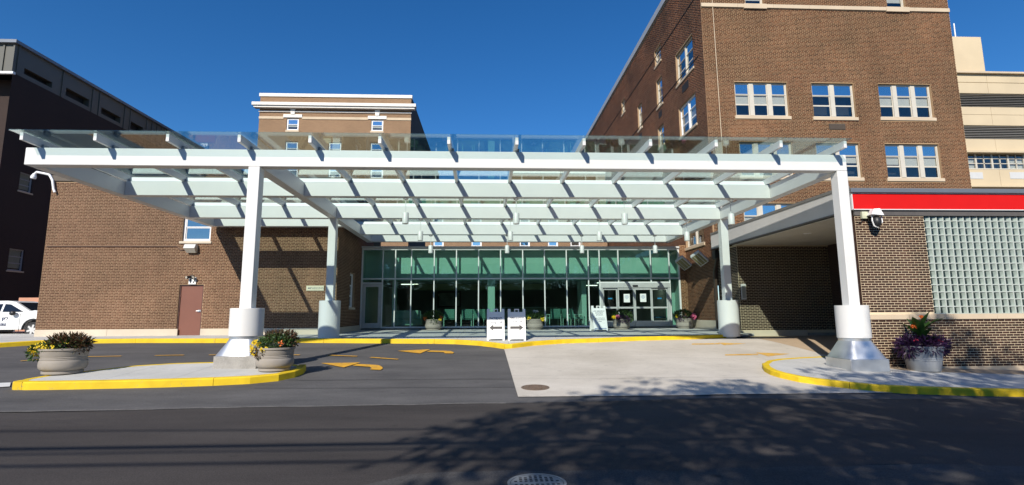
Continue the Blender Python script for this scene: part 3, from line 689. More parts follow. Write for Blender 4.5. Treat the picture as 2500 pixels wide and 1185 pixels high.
# white pipe and goose-neck lamp at the wing's outer corner
pa, pb, pc, pd = PY(131,462,YL-.1), PY(128.5,441,YL-.1), PY(121,427,YL-.1), PY(90,420.5,YL-.1)
gl = thing('gooseneck_lamp', 'white goose-neck lamp arching out from the top corner of the brick wing', 'light', (pa.x, YL-.1, pa.z-.3))
pe = PY(84.5, 426, YL-.1)
MB().path([PY(134,470,YL-.1), pa, pb, pc, PY(108,424,YL-.1), pd, pe], .05, 10).obj('arm', vinyl_w, gl, smooth=True)
MB().tube((pe.x, pe.y, pe.z+.03), (pe.x-.03, pe.y, pe.z-.11), .055, .105, 14).tube((pe.x-.03,pe.y,pe.z-.11), (pe.x-.04,pe.y,pe.z-.19), .108, .095, 14).obj('lamp_shade', vinyl_w, gl, smooth=True)

# ------------------------------------------------------------------ tall brick building
YT, XT0, XT1, ZT = 23.45, 10.55, 23.36, 20.2
TB = thing('tall_brick_building', 'tall brown brick hospital building with triple white windows above the red banded annex', 'building', (17, 27, .6))
zt0 = 4.2; fT = (Vector((XT0, YT, zt0)), XP)
def wz(px, py): p = PY(px, py, YT); return p.x-XT0, p.z-zt0
def win_px(tl, br, sillpx=None):
    (a, t), (c, bo) = wz(*tl), wz(*br); return a, c, bo, t
fw_ = []
def span(xa, xb, ya, yb):   # px edges at the mid height, px top and bottom
    ym = (ya+yb)/2; xm = (xa+xb)/2
    return (wz(xa, ym)[0], wz(xb, ym)[0], wz(xm, yb)[1], wz(xm, ya)[1])
rowA = [span(1795,1924,201,283.5), span(1984,2087,203.5,286.5), span(2147.5,2276,206,287.5)]
rowB = [span(1807,1936,347,431), span(1995,2101,349.5,434), span(2164,2296.5,352,435.5)]
rowC = [(a[0], a[1], a[2]-(rowA[0][2]-rowB[0][2]), a[3]-(rowA[0][2]-rowB[0][2])) for a in rowB[:2]]
rowD = [span(1817,1861,-60,11), span(2162,2206,-55,17)]
lights = [3, 2, 3]
ops = rowA+rowB+rowC+rowD; WT = XT1-XT0; HT_ = ZT-zt0
wall_panel(TB, fT, WT, HT_, ops, mort_t, reveal=.14)
zband = (wz(2010, 24.5)[1], wz(2010, 15.5)[1])
sills = [(o[0]-.07, o[1]+.07, o[2]-.16, o[2]) for o in rowA+rowB+rowC]
gr = span(2023.5, 2063, 303, 317)
brickwork(TB, fT, WT, HT_-.3, ops+sills+[(-1, 99, zband[0], zband[1]), gr], br_t, seen=lambda u, z: z > 4.5 and z < 7.0 and u > 1 or z > 7 and z < 9, seed=5, joint=.018)
bl_fracs = [[.35,.35,.35], [.9,.9], [.35,.35,.35]]
for row, bf in ((rowA, bl_fracs), (rowB, [[.36,.36,.36], [.9,.45], [.42,.36,.36]]), (rowC, [[.5,.6,.5], [.4,.4]])):
    for o, n, f in zip(row, lights, bf): window(TB, fT, *o, lights=n, rows=(.35, .66), blind_to=f, post=.22, sill_h=.16)
for o in rowD: window(TB, fT, *o, lights=1, rows=(.5,), blind_to=.2, sill=False)
b = MB(fT)
for i in range(7): b.box(i*WT/7+.003, -.07, zband[0], (i+1)*WT/7-.003, .02, zband[1])
b.obj('stone_band', stone2, TB, bevel=.01)
for o in rowD: MB(fT).box(o[0]-.12, -.10, zband[0]-.06, o[1]+.12, .02, zband[1]+.0).obj('sill', stone2, TB, bevel=.01)
MB(fT).box(gr[0], -.03, gr[2], gr[1], .01, gr[3]).obj('grille', plain('bronze_grille', (.06,.045,.035), .6, .08, 2), TB)
b = MB(fT)
for i in range(7): zz = gr[2]+.03+i*(gr[3]-gr[2]-.06)/6.5; b.box(gr[0]+.03, -.04, zz, gr[1]-.03, -.031, zz+.02)
b.obj('grille_slat', plain('bronze_slat', (.12,.09,.065), .6, .08, 2), TB)
c0, c1 = PY(1737.5, 0, YT), PY(1761.5, 335, YT)
lc = MB().tube((c0.x+.0, YT-.03, c0.z+2), (c1.x, YT-.03, c1.z-3), .017, n=6).obj('lightning_cable', stone2, None)
tag(lc, 'thin pale cable running down the front of the tall brick building near its corner', 'cable')
# its long flank facing the lobby
LEN = 52.; fF = (Vector((XT0, YT+LEN, .6)), YM); zF = .6
def fz(px, py): p = PX(px, py, XT0); return (YT+LEN-p.y, p.z-zF)
def fwin(tl, tr, bl, br):
    a, b_, c, d = fz(*tl), fz(*tr), fz(*bl), fz(*br); return ((a[0]+c[0])/2, (b_[0]+d[0])/2, (c[1]+d[1])/2, (a[1]+b_[1])/2)
fws = [fwin((1649,136.7),(1688.6,84.4),(1652.5,209),(1694,165)), fwin((1598,126.6),(1612.7,104.6),(1599,164),(1613,148.5)),
       fwin((1602.5,199),(1615,184),(1604,265),(1618.7,251.5)), fwin((1655.5,266.7),(1697,224.5),(1661.6,332),(1701.4,305.5)),
       fwin((1606,314),(1619.4,301.4),(1608,360),(1623,352)), fwin((1557,260),(1566,250),(1558,320.7),(1569,309)),
       fwin((1517.5,248),(1525.6,239.7),(1518,283.5),(1525.6,270))]
low1 = fwin((1675.5,584),(1718.5,561),(1673.7,605),(1719.6,594)); low1 = (low1[0], low1[1], low1[2], low1[2]+1.75)
low2 = (low1[1]+1.0, low1[1]+1.75, low1[2]+.0, low1[2]+1.75)
zroofF = 20.2-zF; hF = zroofF
flank_ops = fws+[low1, low2]
wall_panel(TB, fF, LEN, hF, flank_ops, plain('flank_mortar', (.36,.25,.15), .9, .12, 3), name='flank_wall', reveal=.16)
brickwork(TB, fF, LEN, hF-.45, flank_ops+[(o[0]-.07, o[1]+.07, o[2]-.12, o[2]) for o in flank_ops], br_t, singles=0, seed=8, joint=.018)
for i, o in enumerate(fws): window(TB, fF, *o, lights=2 if i in (0, 3) else 1, rows=(.35,.66), fm=vinyl_w if i == 3 else frame_w, blind_to=.3 if i % 2 else .9, sill_h=.12)
window(TB, fF, *low1, lights=2, rows=(.5,), fm=frame_w, blind_to=.9, sill_h=.14); window(TB, fF, *low2, lights=1, rows=(.5,), blind_to=.4, sill_h=.14)
for i in (0, 2, 5):
    o = fws[i]; m_ = (o[0]+o[1])/2
    MB(fF).box(m_-.45 if i == 0 else m_-.3, -.02, o[2]-.75, m_+.45 if i == 0 else m_+.3, .01, o[2]-.35).obj('grille', dark_gap, TB)
MB(fF).box(-.05, -.10, hF-.40, LEN+.12, .5, hF).obj('coping', plain('lead_coping', (.36,.38,.40), .5, .06, 2), TB)
b = MB(fF)
for zz in (fz(1650, 255)[1]+4.3, fz(1650, 255)[1]+1.15): b.box(0, -.03, zz, LEN-.6, .01, zz+.03)
b.obj('relief_joint', dark_gap, TB)
# right flank, rear and roof close the volume
MB().add([(XT1,YT,zt0),(XT1,YT+LEN,zt0),(XT1,YT+LEN,ZT),(XT1,YT,ZT)], [(0,1,2,3)]).add([(XT0,YT+LEN,.6),(XT1,YT+LEN,.6),(XT1,YT+LEN,ZT),(XT0,YT+LEN,ZT)], [(0,3,2,1)]).obj('rear_wall', br_far, TB)
MB().box(XT0+.02, YT+.3, 19.6, XT1-.02, YT+LEN-.1, 19.7).obj('roof', bluegrey, TB)
MB(fT).box(-.05, -.08, HT_-.3, WT+.05, .5, HT_).obj('coping', stone2, TB)
# things on the flank wall
def flood(px, py, i):
    p = PX(px, py, XT0-.02); t = thing('flood_light', ['square flood light nearer the glass lobby, on the brick flank wall', 'square flood light nearer the column, on the brick flank wall'][i], 'light', (p.x, p.y, p.z), 'flood lights on the flank wall')
    ax = Vector((-.62, -.05, .55)).normalized(); dn = Vector((-.25, -.55, -.75)).normalized(); sd = ax.cross(dn).normalized(); c = Vector((p.x-.38, p.y, p.z))
    def at(a, s_, d): return c+ax*a+sd*s_+dn*d
    def bx(a0, a1, s0, s1, d0_, d1_): return MB().hexa([at(a0,s0,d0_),at(a1,s0,d0_),at(a1,s1,d0_),at(a0,s1,d0_)], [at(a0,s0,d1_),at(a1,s0,d1_),at(a1,s1,d1_),at(a0,s1,d1_)])
    bx(-.34,.34,-.27,.27,-.16,.0).obj('housing', greyfascia, t, bevel=.02)
    bx(-.29,.29,-.22,.22,.002,.012).obj('lens', plain('amber_lens', (.20,.17,.07), .25, .1, 5), t)
    b = MB()
    for k_ in (-.1, .1): b.hexa([at(-.29,k_-.008,.013),at(.29,k_-.008,.013),at(.29,k_+.008,.013),at(-.29,k_+.008,.013)], [at(-.29,k_-.008,.02),at(.29,k_-.008,.02),at(.29,k_+.008,.02),at(-.29,k_+.008,.02)])
    b.obj('guard_bar', greyfascia, t)
    MB().tube((p.x+.02, p.y, p.z-.1), c-dn*.1, .03).obj('bracket', galv, t)
flood(1686, 645, 0); flood(1727, 634, 1)
pt, pm, pbm = PX(1757,640,XT0-.06), PX(1745.5,662,XT0-.06), PX(1752.5,800,XT0-.06)
Yd = PX(1748,700,XT0-.06).y
dp = thing('downpipe', 'square brown downpipe on the brick flank wall behind the right back column', 'downpipe', (XT0-.06, Yd, .8))
zk = PX(1746,663,XT0).z; zt_ = PX(1757,640,XT0).z
MB().box(XT0-.13, Yd-.07, .85, XT0-.01, Yd+.07, zk).hexa([(XT0-.13,Yd-.07,zk),(XT0-.01,Yd-.07,zk),(XT0-.01,Yd+.07,zk),(XT0-.13,Yd+.07,zk)], [(XT0-.13,Yd-.42,zt_+.2),(XT0-.01,Yd-.42,zt_+.2),(XT0-.01,Yd-.28,zt_+.2),(XT0-.13,Yd-.28,zt_+.2)]).obj('pipe', brownmetal, dp)
MB().box(XT0-.14, Yd-.08, 1.6, XT0-.005, Yd+.08, 1.66).box(XT0-.14, Yd-.08, 3.0, XT0-.005, Yd+.08, 3.06).obj('strap', brownmetal, dp)
q = PX(1751, 622, XT0); eb = thing('junction_box', 'black electrical box on the flank wall above the downpipe', 'box', (XT0-.1, q.y, q.z-.2))
MB().box(XT0-.16, q.y-.16, q.z-.2, XT0-.008, q.y+.16, q.z+.2).obj('casing', black, eb); MB().box(XT0-.17, q.y-.13, q.z-.17, XT0-.161, q.y+.13, q.z+.17).obj('lid', black, eb)
q = PX(1659, 645, XT0); se = thing('motion_sensor', 'small white sensor on the flank wall beside the corner of the lobby glazing', 'sensor', (XT0-.05, q.y, q.z-.08))
MB().box(XT0-.12, q.y-.05, q.z-.05, XT0-.008, q.y+.05, q.z+.06).obj('casing', vinyl_w, se); MB().ball((XT0-.12, q.y, q.z-.06), .04, .04, .04).obj('eye', black, se)
bf = MB(fF)
for a in np.arange(LEN-4.6, LEN+.05, .92): bf.box(a+.003, -.05, 0, min(a+.917, LEN), .02, .62)
bf.obj('base_course', stone, TB, bevel=.008)

# ------------------------------------------------------------------ low annex with the red band, glass blocks and the open bay
YA, XA0, XA1 = 14.1, 10.44, 26.0
AN = thing('red_banded_annex', 'low brick annex with red fascia, glass block window and open ambulance bay', 'building', (14, 17, .3))
za0 = -.5; fA = (Vector((XA0, YA, za0)), XP); ztop = PY(2200, 513, YA).z
ug = PY(2267, 640, YA).x-XA0; zg0 = PY(2300, 767, YA).z-za0; zg1 = PY(2300, 516, YA).z-za0; zsl = PY(2300, 780, YA).z-za0; HA = ztop-za0
GBN = 20; BS = .203; nrow = 14; zg1 = zg0+nrow*BS+.06
opa = [(ug, ug+GBN*BS, zg0, max(zg1, HA))]
wall_panel(AN, fA, XA1-XA0, HA, opa, mort_r, reveal=.12)
zbs = .10-za0
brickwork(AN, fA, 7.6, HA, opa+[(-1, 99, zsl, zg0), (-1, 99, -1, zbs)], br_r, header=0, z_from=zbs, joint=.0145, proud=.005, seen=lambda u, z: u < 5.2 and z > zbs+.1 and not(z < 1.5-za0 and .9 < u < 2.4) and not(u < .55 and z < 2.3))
b = MB(fA)
for i, a in enumerate(np.arange(0, 8, 1.28)): b.box(a+.003, -.035, zsl+.004, a+1.277, .03, zg0-.002)
b.obj('sill', stone2, AN, bevel=.006)
MB(fA).box(0, -.012, 0, 15, .02, zbs-.003).obj('base_course', stone2, AN)
# glass blocks: rims with a ribbed pane set back
gb_rim = plain('glass_block_edge', (.51, .555, .51), .3, .05, 3); gb_in = None
m, n_, l_, p_ = nodes('glass_block_face'); gb_in = m
tc = n_.new('ShaderNodeTexCoord'); wv = n_.new('ShaderNodeTexNoise'); wv.inputs['Scale'].default_value = 14; wv.inputs['Detail'].default_value = 2; l_.new(tc.outputs['Object'], wv.inputs['Vector'])
cr = n_.new('ShaderNodeValToRGB'); cr.color_ramp.elements[0].position = .50; cr.color_ramp.elements[0].color = (.012,.022,.018,1); cr.color_ramp.elements[1].position = .74; cr.color_ramp.elements[1].color = (.10,.14,.115,1)
l_.new(wv.outputs['Fac'], cr.inputs[0]); l_.new(cr.outputs[0], p_.inputs['Base Color']); p_.inputs['Roughness'].default_value = .12
bp = n_.new('ShaderNodeBump'); bp.inputs['Strength'].default_value = .6; bp.inputs['Distance'].default_value = .02; l_.new(wv.outputs['Fac'], bp.inputs['Height']); l_.new(bp.outputs[0], p_.inputs['Normal'])
t_, h_ = .011, BS
gm_ = MB()
def ringf(gm_, r0, y0, r1, y1, mi):
    vs = [(r0,y0,r0),(h_-r0,y0,r0),(h_-r0,y0,h_-r0),(r0,y0,h_-r0),(r1,y1,r1),(h_-r1,y1,r1),(h_-r1,y1,h_-r1),(r1,y1,h_-r1)]
    gm_.add(vs, [(0,1,5,4),(1,2,6,5),(2,3,7,6),(3,0,4,7)], mi)
ringf(gm_, .001, .02, .001, 0, 0); ringf(gm_, .001, 0, t_, 0, 0); ringf(gm_, t_, 0, .016, .014, 0)
gm_.add([(.016,.014,.016),(.100,.030,.016),(.100,.030,h_-.016),(.016,.014,h_-.016)], [(0,1,2,3)], 1); gm_.add([(.100,.030,.016),(h_-.016,.014,.016),(h_-.016,.014,h_-.016),(.100,.030,h_-.016)], [(0,1,2,3)], 2)
gm_.add([(.100,.030,.016),(h_-.016,.014,.016),(.016,.014,.016),(.016,.014,h_-.016),(h_-.016,.014,h_-.016),(.100,.030,h_-.016)], [(0,1,2),(3,4,5)], 0)
GB = gm_.mesh('glass_block', [gb_rim, gb_in, plain('glass_block_pale', (.27,.32,.28), .25, .25, 12)])
for i in range(GBN):
    for j in range(nrow):
        if len([0]) and i*nrow+j < 300:
            o = bpy.data.objects.new('glass_block', GB); COL.objects.link(o); o.parent = AN; o.location = Vector((XA0+ug+i*BS, YA+.03, za0+zg0+.004+j*BS))-AN.location
MB(fA).add([(ug-.05,.085,zg0-.05),(ug+GBN*BS+.05,.085,zg0-.05),(ug+GBN*BS+.05,.085,zg1+.3),(ug-.05,.085,zg1+.3)], [(0,1,2,3)]).obj('block_backing', dark_in, AN)
# fascias and roof
zr0, zr1 = PY(2250,511.5,YA-.05).z, PY(2250,474.5,YA-.05).z; zc1 = PY(2250,462,YA-.05).z
XF = 10.38
MB().box(XF, YA-.07, zr0, XA1, YA+.02, zr1).obj('red_fascia', red, AN, bevel=.004)
MB().box(XF-.02, YA-.085, zr0-.025, XA1, YA-.02, zr0-.002).box(XF-.02, YA-.085, zr1+.002, XA1, YA-.02, zr1+.025).box(XF-.025, YA-.085, zr0-.025, XF-.002, YA-.02, zr1+.025).obj('fascia_trim', alu, AN)
MB().box(XF-.06, YA-.14, zr1+.028, XA1, YA+.15, zc1).obj('coping', bluegrey, AN, bevel=.006)
MB().box(XF+.05, YA-.03, zr0-.18, XA1, YA+.03, zr0-.027).obj('soffit_trim', plain('dark_trim', (.10,.09,.085), .6), AN)
YB_ = 21.5
MB().box(XF-.02, YA+.16, 4.50, XF+.05, YT-.02, 5.13).obj('side_fascia', greyfascia, AN)
MB().box(XF-.04, YA+.16, 5.135, XF+.12, YT-.02, 5.23).obj('side_coping', plain('weathered_coping', (.17,.17,.16), .7, .15, 2), AN)
MB().box(XF-.035, YA+.16, 4.46, XF+.06, YT-.02, 4.498).obj('drip_edge', plain('dark_drip', (.12,.12,.12), .5), AN)
sf = MB()
for i in range(6):
    for j in range(5): sf.box(XF+.07+i*1.22, YA+.5+j*1.4, 4.42, XF+.07+i*1.22+1.21, YA+.5+j*1.4+1.39, 4.44)
sf.obj('soffit_panel', soffit_m, AN)
dl = MB()
for (px, py) in ((1976,569),(1966,570)):
    r_ = ray(px, py); pp = O+r_*((4.42-EYE)/r_.z); dl.lathe([(.07,-.02),(.07,.005)], (pp.x, pp.y, 4.42), 14)
dl.obj('downlight', vinyl_w, AN)
MB().box(XF+.06, YA+.1, 5.0, XA1, YT-.03, 5.12).obj('roof', bluegrey, AN)
# back wall of the bay and its inner right wall
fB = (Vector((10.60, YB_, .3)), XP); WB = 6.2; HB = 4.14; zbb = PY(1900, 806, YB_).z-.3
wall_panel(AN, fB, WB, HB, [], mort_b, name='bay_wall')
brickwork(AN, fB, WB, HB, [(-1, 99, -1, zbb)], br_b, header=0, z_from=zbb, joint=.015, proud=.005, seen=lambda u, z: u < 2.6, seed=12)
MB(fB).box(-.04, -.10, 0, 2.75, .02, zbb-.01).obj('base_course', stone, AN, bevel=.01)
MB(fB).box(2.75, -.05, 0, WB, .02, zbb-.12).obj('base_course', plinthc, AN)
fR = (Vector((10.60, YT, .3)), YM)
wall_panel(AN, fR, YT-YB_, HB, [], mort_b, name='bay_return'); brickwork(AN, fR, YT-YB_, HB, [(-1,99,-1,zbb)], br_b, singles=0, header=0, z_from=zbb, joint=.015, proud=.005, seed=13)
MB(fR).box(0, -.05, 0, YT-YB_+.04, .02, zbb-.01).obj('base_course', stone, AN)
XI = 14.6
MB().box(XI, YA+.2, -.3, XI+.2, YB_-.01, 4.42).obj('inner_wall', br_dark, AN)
MB().box(XA0+.002, YA+.02, -.5, XA0+.3, YA+.35, ztop).obj('pier_return', br_r, AN)
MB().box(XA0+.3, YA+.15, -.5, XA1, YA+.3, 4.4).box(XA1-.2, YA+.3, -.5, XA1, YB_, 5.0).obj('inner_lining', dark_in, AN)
dd = thing('bay_door', 'dim glazed door deep inside the ambulance bay', 'door', (XI-.05, 20.2, .5))
MB().box(XI-.06, 19.4, .5, XI-.005, 19.5, 2.9).box(XI-.06, 20.8, .5, XI-.005, 20.9, 2.9).box(XI-.06, 19.5, 2.8, XI-.005, 20.8, 2.9).box(XI-.06, 19.5, .5, XI-.005, 20.8, .75).obj('door_frame', black, dd)
for a in range(3):
    for c in range(4): MB().box(XI-.04, 19.52+a*.43, .8+c*.5, XI-.03, 19.92+a*.43, 1.26+c*.5).obj('pane', plain('dim_pane', (.06,.10,.09), .15), dd) if (a, c) == (0, 0) else MB().box(XI-.04, 19.52+a*.43, .8+c*.5, XI-.03, 19.92+a*.43, 1.26+c*.5).obj('pane', MATS['dim_pane'], dd)
MB().box(XI-.045, 19.55, 1.25, XI-.041, 19.9, 1.6).obj('notice', plain('yellow_notice', (.5,.34,.03), .5), dd)
k = PY(1808, 705, YB_); kp = thing('call_panel', 'narrow grey panel on the brick corner of the ambulance bay', 'panel', (10.7, YB_, k.z-.5))
MB().box(10.66, YB_-.07, PY(1808,732,YB_).z, 10.86, YB_-.009, PY(1808,694,YB_).z).obj('casing', greyfascia, kp, bevel=.008)
MB().box(10.69, YB_-.075, PY(1808,728,YB_).z, 10.83, YB_-.071, PY(1808,698,YB_).z).obj('lid', plain('panel_lid', (.30,.33,.31), .5), kp)
# white flood lamp with a black sensor at the annex corner
p = PY(2115, 527, YA); fl = thing('corner_flood_light', 'white flood light with black globe at the annex corner below the red band', 'light', (p.x, YA, p.z))
MB().box(p.x-.19, YA-.10, p.z-.10, p.x-.02, YA-.008, p.z+.10).obj('wall_box', plain('cream_box', (.55,.57,.42), .5), fl, bevel=.008)
MB().hexa([(p.x-.12,YA-.38,p.z-.03),(p.x+.24,YA-.38,p.z-.06),(p.x+.28,YA-.1,p.z-.06),(p.x-.08,YA-.1,p.z-.03)], [(p.x-.02,YA-.34,p.z+.14),(p.x+.17,YA-.34,p.z+.15),(p.x+.2,YA-.12,p.z+.15),(p.x+.02,YA-.12,p.z+.14)]).obj('housing', vinyl_w, fl, bevel=.015)
MB().ball((p.x+.1, YA-.24, p.z-.22), .12, .12, .17, 16, 10).obj('globe', black, fl, smooth=True)
MB().path([(p.x-.03,YA-.25,p.z-.04),(p.x-.05,YA-.27,p.z-.2),(p.x+.0,YA-.26,p.z-.34)], .018).path([(p.x+.0,YA-.26,p.z-.34),(p.x+.1,YA-.27,p.z-.38),(p.x+.24,YA-.27,p.z-.22),(p.x+.24,YA-.25,p.z-.06)], .018).obj('guard', vinyl_w, fl)
MB().path([(p.x-.12,YA-.03,p.z-.05),(p.x-.2,YA-.05,p.z-.2),(p.x-.32,YA-.02,p.z-.18)], .012).obj('cord', black, fl)
# ------------------------------------------------------------------ glass lobby
YG = 27.1; ZF = .87; XG0, XG1 = -6.47, 10.19
LB = thing('glass_lobby', 'single storey glass fronted entrance lobby between the two brick buildings', 'building', (2, 28, .8))
def gx(px, py=640): return PY(px, py, YG).x
def gz(py, px=1250): return PY(px, py, YG).z
ztr, ztop_, z2 = gz(680.5), gz(608.5), gz(690.5)
mull = [gx(p) for p in (935.5, 966, 1005, 1060.5, 1114.5, 1168.5, 1222, 1276, 1329, 1382.5, 1435.5, 1462.5, 1508.5, 1587.5, 1632.5)]
fm = MB(); w = .055
for i, x in enumerate(mull):
    lo = ZF
    if i in (12, 13): lo = z2
    MB().box(x-w/2, YG-.06, lo, x+w/2, YG+.10, ztop_-.06).obj('mullion', alu, LB, bevel=.006)
for a, c in ((XG0+.004, XG0+.08), (XG1-.08, XG1-.004)): MB().box(a, YG-.06, ZF, c, YG+.10, ztop_-.06).obj('mullion', alu, LB, bevel=.006)
MB().box(XG0+.004, YG-.07, ztop_-.058, XG1-.004, YG+.12, ztop_+.03).obj('head_rail', alu, LB, bevel=.006)
MB().box(XG0+.004, YG-.16, ztop_+.034, XG1-.004, YG+.3, ztop_+.13).obj('roof_edge', plain('roof_edge_metal', (.52,.53,.52), .45, .04, 2), LB, bevel=.008)
edges = [XG0+.08]+mull+[XG1-.08]
tr = MB()
for a, c in zip(edges, edges[1:]): MB().box(a+w/2 if a in mull else a, YG-.045, ztr-.03, c-w/2 if c in mull else c, YG+.09, ztr+.03).obj('transom', alu, LB)
sl_ = MB()
dl0, dl1 = XG0+.08, mull[0]; sd0, sd1 = mull[11], mull[14]
for a, c in zip(edges, edges[1:]):
    if a == edges[0] or sd0-.01 <= a < sd1-.01: continue
    MB().box(a+w/2, YG-.05, ZF+.002, c-w/2 if c in mull else c, YG+.09, ZF+.08).obj('sill_rail', alu, LB)
MB().box(dl0, YG-.045, z2-.03, dl1-w/2, YG+.09, z2+.03).obj('door_head', alu, LB); MB().box(sd0+w/2, YG-.05, z2-.03, sd1-w/2, YG+.10, z2+.03).obj('door_head', alu, LB)
for a, c in zip(edges, edges[1:]):
    a2 = a+w/2 if a in mull else a; c2 = c-w/2 if c in mull else c
    MB().box(a2, YG+.01, ztr+.03, c2, YG+.02, ztop_-.058).obj('pane', l_glass, LB)
    isd = a == edges[0] or sd0-.01 <= a < sd1-.01
    MB().box(a2, YG+.01, (z2+.03) if isd else ZF+.08, c2, YG+.02, ztr-.03).obj('pane', l_glass, LB)
fPi = (Vector((XG1+.002, YG-.06, ZF-.1)), XP); wall_panel(LB, fPi, XT0-XG1-.004, 4.35, [], mort_t, name='brick_pier'); brickwork(LB, fPi, XT0-XG1-.004, 4.35, [], br_t, singles=0, joint=.018, seed=41)
# hinged door at the left
ds = MB(); a, c, zt2 = dl0+.02, dl1-w/2-.02, z2-.04
ds.box(a, YG-.02, ZF+.015, a+.15, YG+.03, zt2).box(c-.15, YG-.02, ZF+.015, c, YG+.03, zt2).box(a+.15, YG-.02, zt2-.16, c-.15, YG+.03, zt2).box(a+.15, YG-.02, ZF+.015, c-.15, YG+.03, ZF+.27)
DL = ds.obj('door', alu_d, LB, bevel=.005)
MB().box(a+.15, YG, ZF+.27, c-.15, YG+.01, zt2-.16).obj('pane', l_glass, DL)
zh = gz(765, 930)
MB().tube((c-.075, YG-.07, zh-.2), (c-.075, YG-.07, zh+.25), .016).tube((c-.075,YG-.07,zh-.15),(c-.075,YG-.02,zh-.15),.012).tube((c-.075,YG-.07,zh+.2),(c-.075,YG-.02,zh+.2),.012).obj('handle', galv, DL)
# automatic sliding doors
zs1 = z2-.035; zs0 = gz(703, 1550)
MB().box(sd0+w/2, YG-.12, zs0, sd1-w/2, YG+.06, zs1).obj('door_operator', alu_d, LB, bevel=.008)
xs_c = gx(1549, 695); MB().box(xs_c-.14, YG-.16, zs0+.05, xs_c+.14, YG-.121, zs0+.14).obj('door_sensor', black, LB, bevel=.01)
MB().box(sd0+w/2, YG-.10, ZF+.01, sd0+.14, YG+.05, zs0).box(sd1-.14, YG-.10, ZF+.01, sd1-w/2, YG+.05, zs0).obj('door_jamb', alu_d, LB, bevel=.006)
le = [sd0+.14, gx(1508.5,760), gx(1549.5,760), gx(1591.5,760), sd1-.14]; zmid = gz(751.5, 1550)
for i in range(4):
    a, c = le[i]+.004, le[i+1]-.004; y = YG-.075 if i in (1, 2) else YG-.02; t = .065
    L = MB().box(a, y, ZF+.012, a+t, y+.045, zs0-.004).box(c-t, y, ZF+.012, c, y+.045, zs0-.004).box(a+t, y, zs0-.11, c-t, y+.045, zs0-.004).box(a+t, y, ZF+.012, c-t, y+.045, ZF+.30).box(a+t, y, zmid-.045, c-t, y+.045, zmid+.045).obj('sliding_door', alu_d, LB, bevel=.004)
    MB().box(a+t, y+.018, ZF+.30, c-t, y+.026, zmid-.045).box(a+t, y+.018, zmid+.045, c-t, y+.026, zs0-.11).obj('pane', l_glass, L)
    if i in (0, 3): MB().box((a+c)/2-.11, y+.012, gz(729,1550)-.03, (a+c)/2+.11, y+.016, gz(729,1550)+.03).obj('sticker', plain('blue_sticker_%d' % i, (.02,.22,.42), .5), L)
def notice(px0, py0, px1, py1, label):
    p0, p1 = PY(px0, py1, YG-.085), PY(px1, py0, YG-.085); t = thing('notice', label, 'notice', (p0.x, YG-.08, p0.z))
    MB().box(p0.x, YG-.062, p0.z, p1.x, YG-.059, p1.z).obj('paper', signw, t)
    b = MB()
    for k, wd in enumerate((.5, .7, .62, .3)): zz = p1.z-.10-.055*k; b.box((p0.x+p1.x)/2-wd*.5*(p1.x-p0.x), YG-.0635, zz, (p0.x+p1.x)/2+wd*.5*(p1.x-p0.x), YG-.0621, zz+.018)
    b.obj('print', bluebar, t)
notice(1523.5, 718, 1537.5, 738.5, 'white paper notice on the left leaf of the sliding doors')
notice(1563.5, 717.5, 1577.5, 737.5, 'white paper notice on the right leaf of the sliding doors')
# inside
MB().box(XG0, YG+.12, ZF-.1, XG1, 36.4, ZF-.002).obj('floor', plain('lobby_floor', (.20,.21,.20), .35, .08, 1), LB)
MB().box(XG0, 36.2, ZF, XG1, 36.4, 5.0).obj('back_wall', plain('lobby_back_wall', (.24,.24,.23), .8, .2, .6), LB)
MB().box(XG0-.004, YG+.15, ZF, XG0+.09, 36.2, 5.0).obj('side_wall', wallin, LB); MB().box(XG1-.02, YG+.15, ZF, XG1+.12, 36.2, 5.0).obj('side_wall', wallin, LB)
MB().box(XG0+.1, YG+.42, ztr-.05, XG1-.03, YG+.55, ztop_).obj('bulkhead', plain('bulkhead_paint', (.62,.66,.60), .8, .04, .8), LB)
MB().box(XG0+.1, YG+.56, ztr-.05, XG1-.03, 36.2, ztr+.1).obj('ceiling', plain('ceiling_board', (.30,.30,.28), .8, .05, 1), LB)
MB().box(gx(985), 31.0, ztr-.42, gx(1366), 31.3, ztr-.06).obj('ceiling_cove', cove_m, LB)
MB().box(XG0, YG+.31, ztop_+.03, XG1, 38, ztop_+.12).obj('roof', bluegrey, LB)
ci, cj = gx(1191,700), gx(1208,700); k_ = 1.05
MB().box(ci*1.013, YG+.34, ZF, cj*1.013, YG+.84, ztr-.06).obj('column', wallin, LB)
MB().box(gx(1420,700)*1.03, YG+.9, ZF, gx(1434,700)*1.02, YG+2.2, ztr-.06).obj('column', wallin, LB)
MB().box(gx(954,700)*1.01, YG+.75, ZF, gx(963,700)*1.01, YG+1.1, ztr-.06).obj('column', wallin, LB)
MB().box(gx(1637,700), YG+.8, ZF, XG1-.03, YG+.9, ztr-.06).obj('partition', wallin, LB)
ll = MB()
for (px, py, y) in ((1000,697,31),(1150,697,33),(1480,683,30),(1592,681,30),(1440,705,33)): p = PY(px, py, y); ll.box(p.x-.5, y, ztr-.085, p.x+.5, y+.3, ztr-.055)
lm, ln_, ll_, lp_ = nodes('lit_ceiling_lamp'); lp_.inputs['Emission Color'].default_value = (1, .93, .80, 1); lp_.inputs['Emission Strength'].default_value = 2.2
ll.obj('ceiling_light', lm, LB)['kind'] = 'stuff'
rx = gx(1290); rd = thing('reception_desk', 'long pale reception desk deep inside the lobby', 'desk', (rx*1.15, 33.2, ZF))
MB().box(rx-1.6, 33, ZF, rx+2.6, 33.5, ZF+1.05).obj('front_panel', plain('desk_laminate', (.40,.36,.28), .5), rd); MB().box(rx-1.7, 32.9, ZF+1.052, rx+2.7, 33.8, ZF+1.10).obj('top', wallin, rd)
